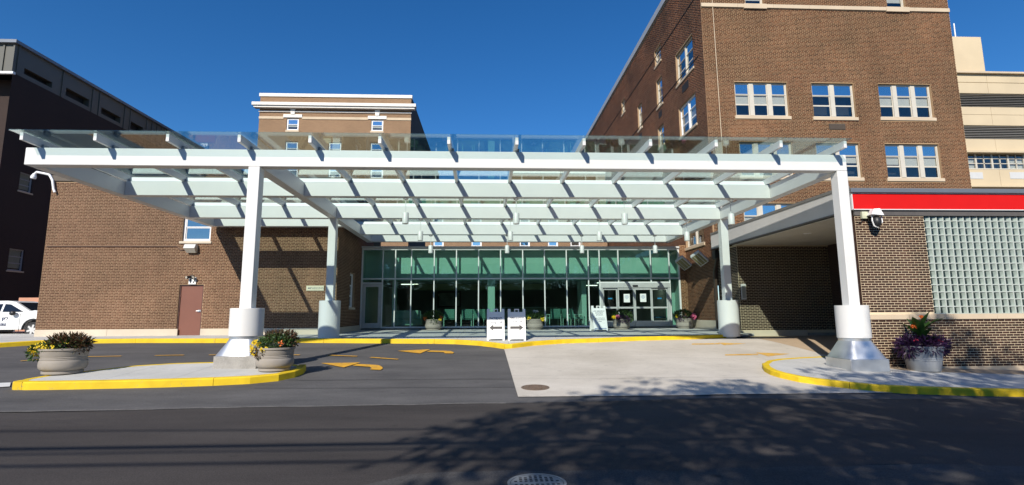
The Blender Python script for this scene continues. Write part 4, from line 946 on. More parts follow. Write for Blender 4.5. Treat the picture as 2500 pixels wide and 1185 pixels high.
px_ = gx(1080)*1.12; wp2 = thing('wall_picture', 'framed picture on the back wall of the lobby', 'picture', (px_, 36.1, 2.4))
MB().box(px_-.8, 36.13, 2.0, px_+.8, 36.19, 3.1).obj('frame', brownmetal, wp2); MB().box(px_-.7, 36.12, 2.1, px_+.7, 36.129, 3.0).obj('print', plain('muted_print', (.30,.32,.30), .6, .4, 3), wp2)
# seats behind the glass
def chair(x, y, rz, label, first=[None]):
    if first[0] is None:
        t = thing('waiting_chair', label, 'chair', (0,0,0), 'waiting room chairs behind the glass')
        MB().box(-.28,-.25,.40,.28,.27,.50).obj('seat', chair_m, t, bevel=.03)
        MB().hexa([(-.28,.24,.46),(.28,.24,.46),(.28,.31,.46),(-.28,.31,.46)], [(-.28,.34,.95),(.28,.34,.95),(.28,.40,.95),(-.28,.40,.95)]).obj('backrest', chair_m, t, bevel=.02)
        for s in (-1, 1):
            MB().box(s*.33-.03, -.26, .62, s*.33+.03, .30, .66).obj('armrest', chair_l, t, bevel=.01)
            MB().tube((s*.33,-.22,.0), (s*.33,-.22,.63), .02).obj('leg', chair_l, t); MB().tube((s*.33,.27,.0), (s*.33,.25,.63), .02).obj('leg', chair_l, t)
        first[0] = t; c = t
    else: c = copy_tree(first[0])
    c['label'] = label; c.location = (x, y, ZF); c.rotation_euler = (0, 0, rz); return c
Yc = YG+1.3
for px, dy, rz, lab in ((1098, 0, math.pi, 'teal waiting chair half hidden by the lobby planter with orange flowers'), (1141, 0, math.pi, 'teal waiting chair in the pane left of the bright lobby column'), (1166, .1, math.pi, 'teal waiting chair left of the bright lobby column, second from it'), (1183, .1, math.pi, 'teal waiting chair beside the bright lobby column'), (1352, .6, math.pi+.2, 'teal waiting chair right of the planter behind the ambulance sign'), (1392, .3, math.pi*.6, 'pale waiting chair beside the slanting lit column, behind the glass'), (1410, -.3, math.pi*.55, 'waiting chair turned sideways in front of the slanting lit column')):
    y = Yc+dy; chair(PY(px, 790, y).x, y, rz, lab)
p = PY(994, 790, YG+1.2); sf_ = thing('lobby_sofa', 'pale sofa behind the glass right of the hinged lobby door', 'sofa', (p.x, YG+1.2, ZF))
MB().box(p.x-.75, YG+.9, ZF+.12, p.x+.75, YG+1.7, ZF+.45).obj('seat', plain('pale_upholstery', (.42,.46,.40), .8), sf_, bevel=.04); MB().box(p.x-.75, YG+.85, ZF+.45, p.x+.75, YG+1.05, ZF+.9).obj('backrest', MATS['pale_upholstery'], sf_, bevel=.04)
for s in (-1, 1): MB().box(p.x+s*.68-.07, YG+1.06, ZF+.45, p.x+s*.68+.07, YG+1.7, ZF+.68).obj('armrest', MATS['pale_upholstery'], sf_, bevel=.03)
p = PY(1608, 780, YG+2.2); bc = thing('blue_seat', 'small blue seat with chrome legs seen through the right sliding door', 'chair', (p.x, YG+2.2, ZF))
MB().box(p.x-.38, YG+1.95, ZF+.42, p.x+.38, YG+2.45, ZF+.50).obj('seat', plain('blue_vinyl', (.03,.14,.32), .5), bc, bevel=.02)
for sx in (-1, 1):
    for sy in (-1, 1): MB().tube((p.x+sx*.36, YG+2.2+sy*.22, ZF), (p.x+sx*.36, YG+2.2+sy*.22, ZF+.72), .02).obj('leg', chair_l, bc)

# ------------------------------------------------------------------ canopy
SLOPE = .014; Y0 = 13.42; BHt = .455
def zb_(Y): return 5.44-SLOPE*(Y-Y0)
def xr_(Y): return 9.72-.018*(Y-Y0)
XCL, XLL = -6.05, -11.645; hw = .145
CN = thing('glass_canopy', 'white steel entrance canopy with glass roof on four columns', 'canopy', (0, 20, .5))
YBM = [13.42, 16.7, 20.35, 24.3, 26.55]
def beam(b, x0, x1, y, t=.29, h=BHt):
    z = zb_(y); b.box(x0, y, z, x1, y+t, z+h)
beamobjs = []
b = MB(); beam(b, XLL-hw, xr_(Y0)+hw, Y0); b.obj('front_beam', white, CN, bevel=.018)
for y in YBM[1:]:
    b = MB(); beam(b, XCL+hw+.002, xr_(y)-hw-.002, y); b.obj('cross_beam', white, CN, bevel=.014)
    if y < 21: b = MB(); beam(b, XLL+hw+.002, XCL-hw-.002, y); b.obj('cross_beam', white, CN, bevel=.014)
YE = 22.2
b = MB(); beam(b, XLL-hw, XCL-hw-.002, YE-.0); b.obj('end_beam', white, CN, bevel=.014)
def sbeam(xf, y0, y1, name):
    b = MB(); z0, z1 = zb_(y0)-.004, zb_(y1)-.004; xa, xc = xf(y0), xf(y1)
    b.hexa([(xa-hw,y0,z0),(xa+hw,y0,z0),(xc+hw,y1,z1),(xc-hw,y1,z1)], [(xa-hw,y0,z0+BHt+.006),(xa+hw,y0,z0+BHt+.006),(xc+hw,y1,z1+BHt+.006),(xc-hw,y1,z1+BHt+.006)])
    b.obj(name, white, CN, bevel=.014)
sbeam(lambda y: XLL, Y0+.292, YE-.002, 'side_beam'); sbeam(lambda y: XCL, Y0+.292, 26.9, 'side_beam'); sbeam(xr_, Y0+.292, 26.9, 'side_beam')
# purlins and glass
PXS = [XLL+.14+i*(xr_(Y0)-.2-XLL-.14)/12 for i in range(13)]
ZP = .470; PH = .21
def pz(Y): return zb_(Y)+ZP
def pxat(i, Y): return PXS[i]-.018*(Y-Y0)*max(0, (i-3)/9)
for i in range(13):
    y0, y1 = 12.94, (22.45 if i < 3 else 27.0)
    z0, z1 = pz(y0), pz(y1); xa, xc = pxat(i, y0), pxat(i, y1); t = .04
    MB().hexa([(xa-t,y0,z0+.02),(xa+t,y0,z0+.02),(xc+t,y1,z1),(xc-t,y1,z1)], [(xa-t,y0+.0,z0+PH),(xa+t,y0+.0,z0+PH),(xc+t,y1,z1+PH),(xc-t,y1,z1+PH)]).obj('purlin', white, CN, bevel=.006)
    for y in [y for y in YBM if y < y1]: x = pxat(i, y+.14); MB().box(x+.045, y+.06, zb_(y)+BHt+.001, x+.10, y+.23, zb_(y)+BHt+.10).obj('purlin_cleat', plain('cleat_steel', (.35,.36,.36), .5) if 'cleat_steel' not in MATS else MATS['cleat_steel'], CN)
for i in range(12):
    segs = [12.8, 16.85, 20.5, 24.45, 27.05] if i >= 3 else [12.8, 16.85, 20.5, 22.6]
    for y0, y1 in zip(segs, segs[1:]):
        e = .006; xa0 = pxat(i, y0)+e-(.22 if i == 0 else 0); xa1 = pxat(i+1, y0)-e+(.10 if i == 11 else 0); xc0 = pxat(i, y1)+e-(.22 if i == 0 else 0); xc1 = pxat(i+1, y1)-e+(.10 if i == 11 else 0)
        za, zc = pz(y0)+PH+.012, pz(y1)+PH+.012
        MB().hexa([(xa0,y0+e,za),(xa1,y0+e,za),(xc1,y1-e,zc),(xc0,y1-e,zc)], [(xa0,y0+e,za+.018),(xa1,y0+e,za+.018),(xc1,y1-e,zc+.018),(xc0,y1-e,zc+.018)]).obj('glass_panel', c_glass, CN)
# white upstand plates between the purlins on the inner beams
for y in YBM[1:4]:
    for i in range(12):
        if y > 21 and i < 3: continue
        xa, xc = pxat(i, y)+.055, pxat(i+1, y)-.055; z = zb_(y)+BHt
        MB().hexa([(xa,y+.08,z+.028),(xc,y+.08,z+.028),(xc,y+.10,z+.020),(xa,y+.10,z+.020)], [(xa,y+.175,z+.175),(xc,y+.175,z+.175),(xc,y+.19,z+.165),(xa,y+.19,z+.165)]).obj('upstand_plate', white_hot, CN)
# columns
def column(x, yc, zt_, zs_top, zs_bot, front, metal_skirt=False):
    z_g = g(x, yc)
    C = MB().box(x-hw, yc-hw, zs_top-.05, x+hw, yc+hw, zt_-.002).obj('column', white, CN, bevel=.012)
    MB().lathe([(.385,zs_bot),(.395,zs_bot+.004),(.395,zs_top-.004),(.385,zs_top)], (x,yc,0), 48).obj('column_sleeve', white, C, smooth=True)
    if front:
        zp = z_g+.14; h = .505; za, zc = zp+.27, zs_bot+.0
        n = 40; vs = []; 
        for k in range(n):
            a = 2*math.pi*(k+.5)/n; ca, sa = math.cos(a), math.sin(a); q = h/max(abs(ca), abs(sa)); vs.append((x+ca*q, yc+sa*q, za))
        for k in range(n): a = 2*math.pi*(k+.5)/n; vs.append((x+.372*math.cos(a), yc+.372*math.sin(a), zc-.07))
        MB().add(vs, [(k,(k+1)%n,n+(k+1)%n,n+k) for k in range(n)]).obj('base_skirt', galv, C, smooth=True)
        MB().lathe([(.372,zc-.072),(.372,zc+.02)], (x,yc,0), 40).obj('skirt_collar', galv, C, smooth=True)
        MB().box(x-h, yc-h, zp-.05, x+h, yc+h, za-.002).obj('plinth', galv if metal_skirt else plinthc, C, bevel=.012)
    else:
        MB().lathe([(.25,z_g-.02),(.25,zs_bot+.02)], (x,yc,0), 24).obj('footing', white, C)
    return C
yc0 = Y0+hw; ycb = 20.35+hw
column(XCL, yc0, zb_(Y0), PY(600,752.5,yc0-.38).z, PY(600,822,yc0-.38).z, True)
column(xr_(yc0), yc0, zb_(Y0), PY(2085,745.5,yc0-.38).z, PY(2085,827,yc0-.38).z, True, True)
column(XCL, ycb, zb_(20.35), PY(805,734,ycb-.35).z, g(XCL,ycb)+.06, False)
column(xr_(ycb), ycb, zb_(20.35), PY(1782,733,ycb-.35).z, g(xr_(ycb),ycb)+.06, False)
# pendants
def pendant(x, y, zt_, label, first=[None]):
    if first[0] is None:
        t = thing('pendant_light', label, 'pendant light', (0,0,0), 'white cylinder pendants under the canopy')
        MB().lathe([(.075,-.055),(.085,-.04),(.085,0)], (0,0,0), 20).obj('ceiling_rose', white, t, smooth=True)
        MB().tube((0,0,-.5),(0,0,-.05), .012).obj('stem', white, t)
        MB().lathe([(.095,-.87),(.105,-.86),(.105,-.515),(.095,-.5),(.03,-.495)], (0,0,0), 24).obj('lamp_shade', white, t, smooth=True)
        first[0] = t; c = t
    else: c = copy_tree(first[0])
    c['label'] = label; c.location = (x, y, zt_); return c
rows_ = [(16.85, 484, (991,1260,1523,1782), 'nearest row'), (20.5, 536, (1027,1246,1462,1675), 'middle row'), (24.45, 572.5, (1052,1238,1420,1598), 'row nearest the lobby glass')]
ordn = ['first from the left', 'second from the left', 'third from the left', 'last on the right']
for y, py, xs, nm in rows_:
    for k, px in enumerate(xs): pendant(PY(px, py, y).x, y, zb_(y)-.002, 'white cylinder pendant in the %s, %s' % (nm, ordn[k]))

# ------------------------------------------------------------------ buildings farther off
XD = -32.
DB = thing('shaded_brick_building', 'long dark brick building in shade with ribbed metal top storey', 'building', (XD-8, 40, .5))
cD = PX(40, 108, XD); YD0 = cD.y; ZD = cD.z; zbrk = PX(38, 181, XD).z
fD = (Vector((XD, YD0, .3)), YP); LD = 75.
def dzf(px, py): p = PX(px, py, XD); return (p.y-YD0, p.z-.3)
def dwin(tl, br): a, c = dzf(*tl), dzf(*br); return (a[0], c[0], c[1], a[1])
dws = [dwin((50.5,419),(77,473)), dwin((24,606),(55,663))]
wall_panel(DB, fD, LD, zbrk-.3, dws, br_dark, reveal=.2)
for o in dws: window(DB, fD, *o, lights=1, rows=(.33,.66), blind_to=.12, gm=glass_mat('dim_glass_%d' % int(o[2]*10), (.7,.75,.75), .35), fm=plain('dim_frame_%d' % int(o[2]*10), (.30,.32,.33), .6), coated_top=False)
louv = [((60,166),(125.6,221)), ((162,214),(216,265)), ((248,262),(293,303)), ((319,296),(349,320))]
lo = []
for tl, br in louv:
    a, c = dzf(*tl), dzf(*br); top = a[1]; lo.append((a[0], c[0], top-2.1, top))
hS = ZD-.3
wall_panel(DB, (Vector((XD, YD0, zbrk)), YP), LD, ZD-zbrk, [(a, c, max(.3, z0_-(zbrk-.3)), min(ZD-zbrk-.35, z1_-(zbrk-.3))) for a, c, z0_, z1_ in lo], metal_siding, name='metal_storey', reveal=.5)
for i in range(int(LD/.75)):
    x = .2+i*.75
    if not any(a-.1 < x < c+.1 for a, c, *_ in lo): MB((Vector((XD, YD0, zbrk)), YP)).box(x, -.06, 0, x+.09, -.001, ZD-zbrk).obj('siding_rib', metal_siding, DB)
for a, c, *_ in lo: MB((Vector((XD, YD0, zbrk)), YP)).add([(a-.2,.45,0),(c+.2,.45,0),(c+.2,.45,ZD-zbrk),(a-.2,.45,ZD-zbrk)], [(0,1,2,3)]).obj('louvre_recess', dark_gap, DB)
MB().box(XD-24, YD0-.25, ZD, XD+.2, YD0+LD, ZD+.22).obj('roof', bluegrey, DB)
fDf = (Vector((XD-24, YD0, zbrk)), XP)
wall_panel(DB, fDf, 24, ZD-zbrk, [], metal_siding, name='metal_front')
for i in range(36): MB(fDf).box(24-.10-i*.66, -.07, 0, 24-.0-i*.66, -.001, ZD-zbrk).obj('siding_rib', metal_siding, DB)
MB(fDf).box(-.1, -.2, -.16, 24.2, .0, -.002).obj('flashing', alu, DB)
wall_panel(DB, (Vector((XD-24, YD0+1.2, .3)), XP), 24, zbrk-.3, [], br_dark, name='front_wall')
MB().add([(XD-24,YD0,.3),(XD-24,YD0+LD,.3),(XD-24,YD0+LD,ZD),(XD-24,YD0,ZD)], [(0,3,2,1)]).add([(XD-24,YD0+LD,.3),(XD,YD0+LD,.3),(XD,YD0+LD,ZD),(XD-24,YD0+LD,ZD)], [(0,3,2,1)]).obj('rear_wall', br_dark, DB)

YM_ = 56.
MBd = thing('corniced_brick_building', 'distant brick building with white cornice, coping and keystone windows', 'building', (-15, 60, .5))
xm0, xm1 = PY(632, 300, YM_).x, PY(1003, 300, YM_).x; zmt = PY(818, 231, YM_).z; fM = (Vector((xm0, YM_, .5)), XP); WM = xm1-xm0
def mw(xa, xb, ya, yb): ym = (ya+yb)/2; xm_ = (xa+xb)/2; return (PY(xa,ym,YM_).x-xm0, PY(xb,ym,YM_).x-xm0, PY(xm_,yb,YM_).z-.5, PY(xm_,ya,YM_).z-.5)
mws = [mw(699.5,729,289,318), mw(906,935.5,293,320), mw(696.5,727,346,378), mw(802,832.5,348,380), mw(904,935,349,381), mw(697,727,400,432), mw(802,832,402,434), mw(904,935,403,435)]
wall_panel(MBd, fM, WM, zmt-.5, mws, br_far, reveal=.18)
dep = 34.
MB().add([(xm1,YM_,.5),(xm1,YM_+dep,.5),(xm1,YM_+dep,zmt),(xm1,YM_,zmt)], [(0,1,2,3)]).add([(xm0,YM_,.5),(xm0,YM_+dep,.5),(xm0,YM_+dep,zmt),(xm0,YM_,zmt)], [(0,3,2,1)]).add([(xm0,YM_+dep,.5),(xm1,YM_+dep,.5),(xm1,YM_+dep,zmt),(xm0,YM_+dep,zmt)], [(0,3,2,1)]).obj('side_wall', br_dark, MBd)  # darker brick than the front, the side's shade put into its colour
MB().box(xm0+.1, YM_+.5, zmt-1, xm1-.1, YM_+dep, zmt-.9).obj('roof', bluegrey, MBd)
def mz(py, px=818): return PY(px, py, YM_).z-.5
white_st = plain('white_stone_trim', (.74,.71,.66), .7, .05, 2)
MB(fM).box(-.1, -.12, mz(238.5), WM+.1, .4, mz(231)).obj('coping', white_st, MBd)
cza, czb, czc = mz(268.5), mz(264), mz(257)
MB(fM).box(-.45, -.55, cza, WM+.45, .02, czb-.004).box(-.6, -.70, czb, WM+.6, .02, czc).box(-.08, -.12, mz(276), WM+.08, .02, mz(273.5)).obj('cornice', white_st, MBd)
bz0, bz1 = mz(292.5), mz(286.5)
seg = [0, mws[0][0]-.35, mws[0][1]+.35, mws[1][0]-.35, mws[1][1]+.35, WM]
MB(fM).box(-.02, -.06, bz0, seg[1], .02, bz1).box(seg[2], -.06, bz0, seg[3], .02, bz1).box(seg[4], -.06, bz0, WM+.02, .02, bz1).obj('string_course', stone2, MBd)
for i, o in enumerate(mws):
    W = window(MBd, fM, *o, lights=1, rows=(.5,), fm=vinyl_w, fw=.12, blind_to=.9 if i > 1 else .3, sill_m=stone2, sill_h=.22)
    if i < 2:
        MB(fM).box(o[0]-.36, -.10, o[3]+.06, o[1]+.36, .02, o[3]+.42).obj('lintel', white_st, W)
        m_ = (o[0]+o[1])/2; MB(fM).prism_y([(m_-.2,o[3]+.421),(m_+.2,o[3]+.421),(m_+.32,o[3]+1.45),(m_-.32,o[3]+1.45)], -.16, .02).obj('keystone', white_st, W)

RB = thing('rear_annex_building', 'low brick annex behind the glass lobby, seen under and through the canopy', 'building', (4, 44, .5))
YR = 44.; r0, r1, r2 = PY(1040,500,YR).x, PY(1246,500,YR).x, PY(1480,500,YR).x; h1, h2 = PY(1140,478,YR).z, PY(1340,424,YR).z
fR1 = (Vector((r0, YR, .5)), XP); W1 = r2-r0
rws = []
for px in (1070, 1163, 1281, 1350, 1405):
    for py in (520, 600): a = PY(px, py, YR); rws.append((a.x-r0-.45, a.x-r0+.45, a.z-.5-.9, a.z-.5+.9))
wall_panel(RB, fR1, W1, h1-.5, rws, br_far, reveal=.15)
MB().box(r0-.05, YR-.1, h1, r1, YR+.4, h1+.3).obj('coping', white_st, RB)
wall_panel(RB, (Vector((r1, YR+.002, h1+.002)), XP), r2-r1, h2-h1, [], br_far, name='upper_wall')
MB().box(r1-.05, YR-.1, h2, r2, YR+.4, h2+.35).obj('coping', white_st, RB)
for o in rws: window(RB, fR1, *o, lights=1, rows=(.5,), fm=vinyl_w, fw=.1, blind_to=.9, sill_m=stone2)
MB().box(r0, YR+.5, .5, r1, YR+10, h1-.2).box(r1+.01, YR+.5, .5, r2, YR+10, h2-.2).obj('roof', bluegrey, RB)

YBG = 40.
BG = thing('beige_panel_building', 'beige panelled building with grey louvre bands at the right edge', 'building', (38, 44, .5))
def bz(py): return PY(2440, py, YBG).z
bx0 = PY(2290, 300, YBG).x; bx1 = bx0+24
bands = [bz(470), bz(456), bz(414), bz(376), bz(340), bz(307), bz(262), bz(229), bz(193), bz(179)]
MB().box(bx0, YBG+.6, .5, bx1, YBG+14, bands[-1]).obj('wall', dark_in, BG)
def panels(z0_, z1_, step=5.4):
    b = MB(); x = bx0-.6
    while x < bx1: b.box(x+.012, YBG-.0, z0_+.01, x+step-.012, YBG+.59, z1_-.01); x += step
    b.obj('cladding_panel', beige, BG, bevel=.01)
panels(.5, bands[0]-1.2); panels(bands[1]+.0, bands[2]); panels(bands[3]+.12, bands[4]); panels(bands[5]-.0 - (bands[5]-bands[5]), bands[5]+.001) if False else None
def lerp(a, c, t): return a+(c-a)*t
panels(bands[5], lerp(bands[5], bands[6], .58)); panels(lerp(bands[5], bands[6], .58), bands[6]); panels(bands[7], lerp(bands[7], bands[8], .72)); panels(lerp(bands[7], bands[8], .72)+.02, bands[9]-.14)
MB().box(bx0-.5, YBG-.25, bands[9]-.12, bx1, YBG+14, bands[9]+.03).obj('coping', stone2, BG)
for z0_, z1_ in ((bands[4], bands[5]), (bands[6], bands[7])):
    k = int((z1_-z0_)/.135)
    for i in range(k): zz = z0_+.05+i*(z1_-z0_)/k; MB().hexa([(bx0,YBG+.02,zz),(bx1,YBG+.02,zz),(bx1,YBG+.06,zz),(bx0,YBG+.06,zz)], [(bx0,YBG+.16,zz+.075),(bx1,YBG+.16,zz+.075),(bx1,YBG+.2,zz+.075),(bx0,YBG+.2,zz+.075)]).obj('louvre_slat', plain('louvre_grey', (.45,.44,.42), .5, .08, 2) if 'louvre_grey' not in MATS else MATS['louvre_grey'], BG)
# strip windows
zs_, ze_ = bands[2], bands[3]
MB().box(bx0, YBG-.45, ze_-.02, bx1, YBG+.3, ze_+.14).obj('window_hood', beige, BG)
x = bx0+.1; nW = 0
while x < bx1-3:
    Wn = MB().box(x, YBG+.05, zs_+.02, x+.09, YBG+.16, ze_-.05).box(x+1.35, YBG+.05, zs_+.02, x+1.41, YBG+.16, ze_-.05).box(x+.09, YBG+.05, zs_+.02, x+1.35, YBG+.16, zs_+.1).box(x+.09, YBG+.06, lerp(zs_,ze_,.36), x+1.35, YBG+.14, lerp(zs_,ze_,.36)+.06).box(x+.09, YBG+.06, lerp(zs_,ze_,.68), x+1.35, YBG+.14, lerp(zs_,ze_,.68)+.06).box(x+.68, YBG+.06, zs_+.1, x+.76, YBG+.14, ze_-.05).obj('window', frame_w, BG)
    MB().box(x+.09, YBG+.1, zs_+.1, x+1.35, YBG+.11, ze_-.05).obj('pane', w_glass, Wn)
    if nW % 3 == 1: MB().box(x+.09, YBG+.2, zs_+.1, x+1.35, YBG+.21, lerp(zs_,ze_,.7)).obj('blind', blind, Wn)
    x += 1.41; nW += 1
for px in (2378, 2486): p = PY(px, 429, YBG); MB().box(p.x-.75, YBG-.03, p.z-.28, p.x+.75, YBG-.001, p.z+.28).obj('grille', greyfascia, BG)
MB().box(bx0, YBG-.4, bands[1]-.12, bx1, YBG+.3, bands[1]-.01).obj('window_hood', beige, BG)
px1 = PY(2400, 130, YBG+3).x; zt_ = PY(2360, 90, YBG+3).z
MB().box(bx0-2, YBG+3, bands[9]-.5, px1, YBG+9, zt_).obj('penthouse', beige, BG, bevel=.03)
a, c = PY(2333, 92, YBG+3.2), PY(2329, 58, YBG+3.2); MB().tube((a.x, a.y, zt_-.1), (a.x, a.y, c.z), .05).obj('mast', vinyl_w, BG)
SY = 30.
p0, p1 = PY(43, 755, SY), PY(110, 727, SY)
sw = tag(MB().box(p0.x, SY, .5, p1.x+3, SY+8, p1.z).obj('block_building', salmon), 'low salmon block building behind the white car', 'building')
b = MB()
for i in range(4): b.box(p0.x+.02, SY-.03, p1.z-.5-.8*i, p1.x+3, SY-.001, p1.z-.47-.8*i)
b.obj('block_joint', plain('salmon_joint', (.40,.19,.12), .8), sw)  # joints in a darker salmon tone
# ------------------------------------------------------------------ plants in planters
def leafset(specs, rnd):
    """specs: (n, centre, radii, length, width, lift, up) -> pointed folded leaves scattered through a mound"""
    b = MB()
    for n, c, r, L, w, droop in specs:
        for _ in range(n):
            while True:
                d = Vector((rnd.uniform(-1,1), rnd.uniform(-1,1), rnd.uniform(-1,1)))
                if d.length < 1: break
            rr = d.length; d = d.normalized()*(rr**.45)
            p = Vector((c[0]+d.x*r[0], c[1]+d.y*r[1], c[2]+d.z*r[2]))
            a = (d+Vector((rnd.gauss(0,.5), rnd.gauss(0,.5), rnd.gauss(.25,.5)-droop))).normalized(); s = a.cross(Vector((rnd.gauss(0,1), rnd.gauss(0,1), rnd.gauss(0,1)))).normalized(); nn = a.cross(s)
            l, ww = L*rnd.uniform(.6,1.3), w*rnd.uniform(.7,1.25); t = p+a*l; m = p+a*l*.45
            b.add([p, m+s*ww*.5+nn*ww*.18, t-nn*ww*.1, m-s*ww*.5+nn*ww*.18], [(0,1,2),(0,2,3)])
    return b
def flowers(pts, size, rnd):
    b = MB()
    for p in pts:
        nn = Vector((rnd.gauss(0,.5), -1+rnd.gauss(0,.4), rnd.gauss(.5,.5))).normalized(); q = nn.to_track_quat('Z','Y').to_matrix(); s = size*rnd.uniform(.75,1.25)
        vs = [Vector(p)+q@Vector((0,0,-.15*s))]
        for k in range(10): a = k*math.pi/5; r = s*(.5 if k % 2 == 0 else .36); vs.append(Vector(p)+q@Vector((r*math.cos(a), r*math.sin(a), .12*s)))
        b.add(vs, [(0,1+k,1+(k+1)%10) for k in range(10)])
    return b
def scatter(n, c, r, rnd, front=True):
    out = []
    for _ in range(n):
        d = Vector((rnd.gauss(0,1), rnd.gauss(0,1), rnd.gauss(0,1))).normalized()
        if front and d.y > .2: d.y = -d.y
        out.append((c[0]+d.x*r[0], c[1]+d.y*r[1], c[2]+d.z*r[2]))
    return out
BOWL = [(.80,0),(.835,.02),(.835,.11),(.80,.125),(.90,.17),(.965,.24),(.99,.34),(.985,.44),(.965,.52),(.935,.545),(.955,.575),(.93,.605),(.955,.635),(.93,.665),(.955,.70),(.98,.90),(1.035,.925),(1.035,1.0),(.96,1.0),(.93,.90),(.90,.88)]
def planter(px, py, Rr, Hh, off, label, seed):
    p = G(px, py, off); r = ray(px, py); r.z = 0; r.normalize(); c = p + r*Rr*.8
    z = g(c.x, c.y)+off
    t = thing('flower_planter', label, 'planter', (c.x, c.y, z))
    MB().lathe([(a*Rr, b_*Hh) for a, b_ in BOWL], (c.x,c.y,z), 44).obj('pot', pot_m, t, smooth=True)
    MB().lathe([(Rr*.93, Hh*.86),(Rr*.93, Hh*.90)], (c.x,c.y,z), 24).obj('soil', soil, t)
    return t, Vector((c.x, c.y, z+Hh*.95)), random.Random(seed)
def L(t, specs, mat, rnd, name='foliage'): leafset(specs, rnd).obj(name, mat, t)
def Fl(t, pts, s, mat, rnd): flowers(pts, s, rnd).obj('blossom', mat, t)
v = lambda c, x, y, z: (c.x+x, c.y+y, c.z+z)
t, c, rn = planter(152, 917, .445, .56, .142, 'wide concrete planter of rusty foliage and yellow flowers at the left island tip', 1)
L(t, [(420, v(c,-.02,0,.05), (.43,.39,.14), .13,.05,0)], leaf_g, rn); L(t, [(420, v(c,.10,.0,.16), (.36,.34,.12), .14,.04,-.4), (180, v(c,.37,-.05,.07), (.13,.2,.12), .11,.04,.2)], leaf_d, rn)
L(t, [(110, v(c,-.42,-.22,-.06), (.13,.15,.15), .10,.05,.4)], leaf_g, rn); Fl(t, scatter(55, v(c,-.45,-.2,-.0), (.13,.14,.13), rn)+scatter(22, v(c,-.12,-.36,.07), (.2,.08,.06), rn), .058, fl_y, rn)
t, c, rn = planter(670, 910, .425, .54, .142, 'concrete planter with bushy greens touching the metal skirt of the front column', 2)
L(t, [(900, v(c,.03,0,.13), (.40,.38,.19), .09,.042,0)], leaf_g, rn); L(t, [(300, v(c,.10,.02,.27), (.34,.31,.11), .11,.03,-.6), (90, v(c,.36,.0,.16), (.14,.2,.16), .11,.035,-.2)], leaf_d, rn)
Fl(t, scatter(95, v(c,-.38,-.2,.02), (.11,.13,.18), rn)+scatter(12, v(c,-.14,-.38,.0), (.1,.05,.06), rn), .052, fl_y, rn); Fl(t, scatter(5, v(c,.23,-.31,.12), (.04,.04,.07), rn), .07, fl_o, rn)
L(t, [(80, v(c,-.25,-.38,-.08), (.14,.06,.1), .07,.03,.6)], leaf_d, rn)
t, c, rn = planter(1058, 807, .41, .52, .145, 'planter with green mound and orange flowers left of the patient sign', 3)
L(t, [(900, v(c,.0,0,.18), (.46,.40,.24), .10,.05,0), (60, v(c,.05,-.4,-.08), (.16,.06,.14), .09,.04,.7)], leaf_g, rn); Fl(t, scatter(16, v(c,-.35,-.2,.08), (.1,.12,.1), rn)+scatter(10, v(c,.38,-.2,.12), (.07,.1,.1), rn), .08, fl_o, rn); Fl(t, scatter(6, v(c,.33,-.3,.0), (.08,.08,.06), rn), .09, fl_y, rn)
t, c, rn = planter(1306, 806, .41, .52, .145, 'planter half hidden behind the ambulance sign, white and yellow flowers', 4)
L(t, [(800, v(c,.0,0,.16), (.46,.40,.23), .10,.05,0)], leaf_g, rn); Fl(t, scatter(14, v(c,.02,-.1,.40), (.16,.1,.05), rn), .09, leaf_mat('white_petal', [(.7,.7,.66),(.8,.8,.76)], .2), rn); Fl(t, scatter(16, v(c,.36,-.25,.02), (.1,.1,.08), rn)+scatter(5, v(c,-.3,-.3,.05), (.1,.08,.06), rn), .09, fl_y, rn)
t, c, rn = planter(1518, 805, .41, .50, .145, 'planter with trailing purple leaves before the sliding doors', 5)
L(t, [(800, v(c,.04,.05,.22), (.46,.38,.24), .10,.05,0), (90, v(c,.38,-.1,.02), (.12,.2,.14), .09,.05,.3)], leaf_g, rn); L(t, [(420, v(c,.02,-.30,.02), (.30,.14,.16), .10,.035,.5)], leaf_p, rn)
Fl(t, scatter(20, v(c,-.42,-.15,.10), (.09,.1,.08), rn), .085, fl_y, rn); Fl(t, scatter(22, v(c,-.25,-.25,.13), (.1,.1,.07), rn), .085, fl_p, rn)
t, c, rn = planter(1672, 803, .41, .50, .145, 'planter with a pink flower cluster beside the brick flank wall', 6)
L(t, [(760, v(c,-.05,.0,.20), (.42,.38,.22), .11,.055,0)], leaf_g, rn); L(t, [(220, v(c,-.12,-.28,.03), (.26,.14,.14), .10,.035,.5)], leaf_p, rn)
Fl(t, scatter(60, v(c,.33,-.22,.12), (.17,.13,.15), rn), .085, fl_p, rn); Fl(t, scatter(9, v(c,-.42,-.15,.14), (.08,.08,.08), rn), .085, fl_y, rn)
# galvanised tub by the annex
p = G(2257, 908, .14); r = ray(2257, 908); r.z = 0; r.normalize(); c = p+r*.36; z = g(c.x,c.y)+.138
t = thing('galvanised_tub', 'galvanised tub of purple trailing plants and canna leaves against the annex brick', 'planter', (c.x, c.y, z))
MB().lathe([(.355,0),(.365,.02),(.37,.06),(.375,.065),(.40,.27),(.415,.275),(.415,.30),(.405,.31),(.42,.325),(.41,.34),(.465,.60),(.485,.61),(.485,.64),(.455,.64),(.44,.55)], (c.x,c.y,z), 44).obj('tub', plain('weathered_zinc', (.38,.40,.42), .5, .12, 4, metal=.35), t, smooth=True)
MB().lathe([(.44,.54),(.44,.57)], (c.x,c.y,z), 24).obj('soil', soil, t)
rn = random.Random(11); c = Vector((c.x, c.y, z+.62))
L(t, [(620, v(c,0,-.03,.06), (.46,.42,.15), .17,.045,.1), (260, v(c,-.42,-.02,-.0), (.18,.26,.22), .17,.045,.5), (260, v(c,.42,-.02,.02), (.18,.26,.22), .17,.045,.5), (60, v(c,-.1,-.44,-.02), (.3,.08,.10), .15,.04,.8)], leaf_p, rn, 'purple_foliage')
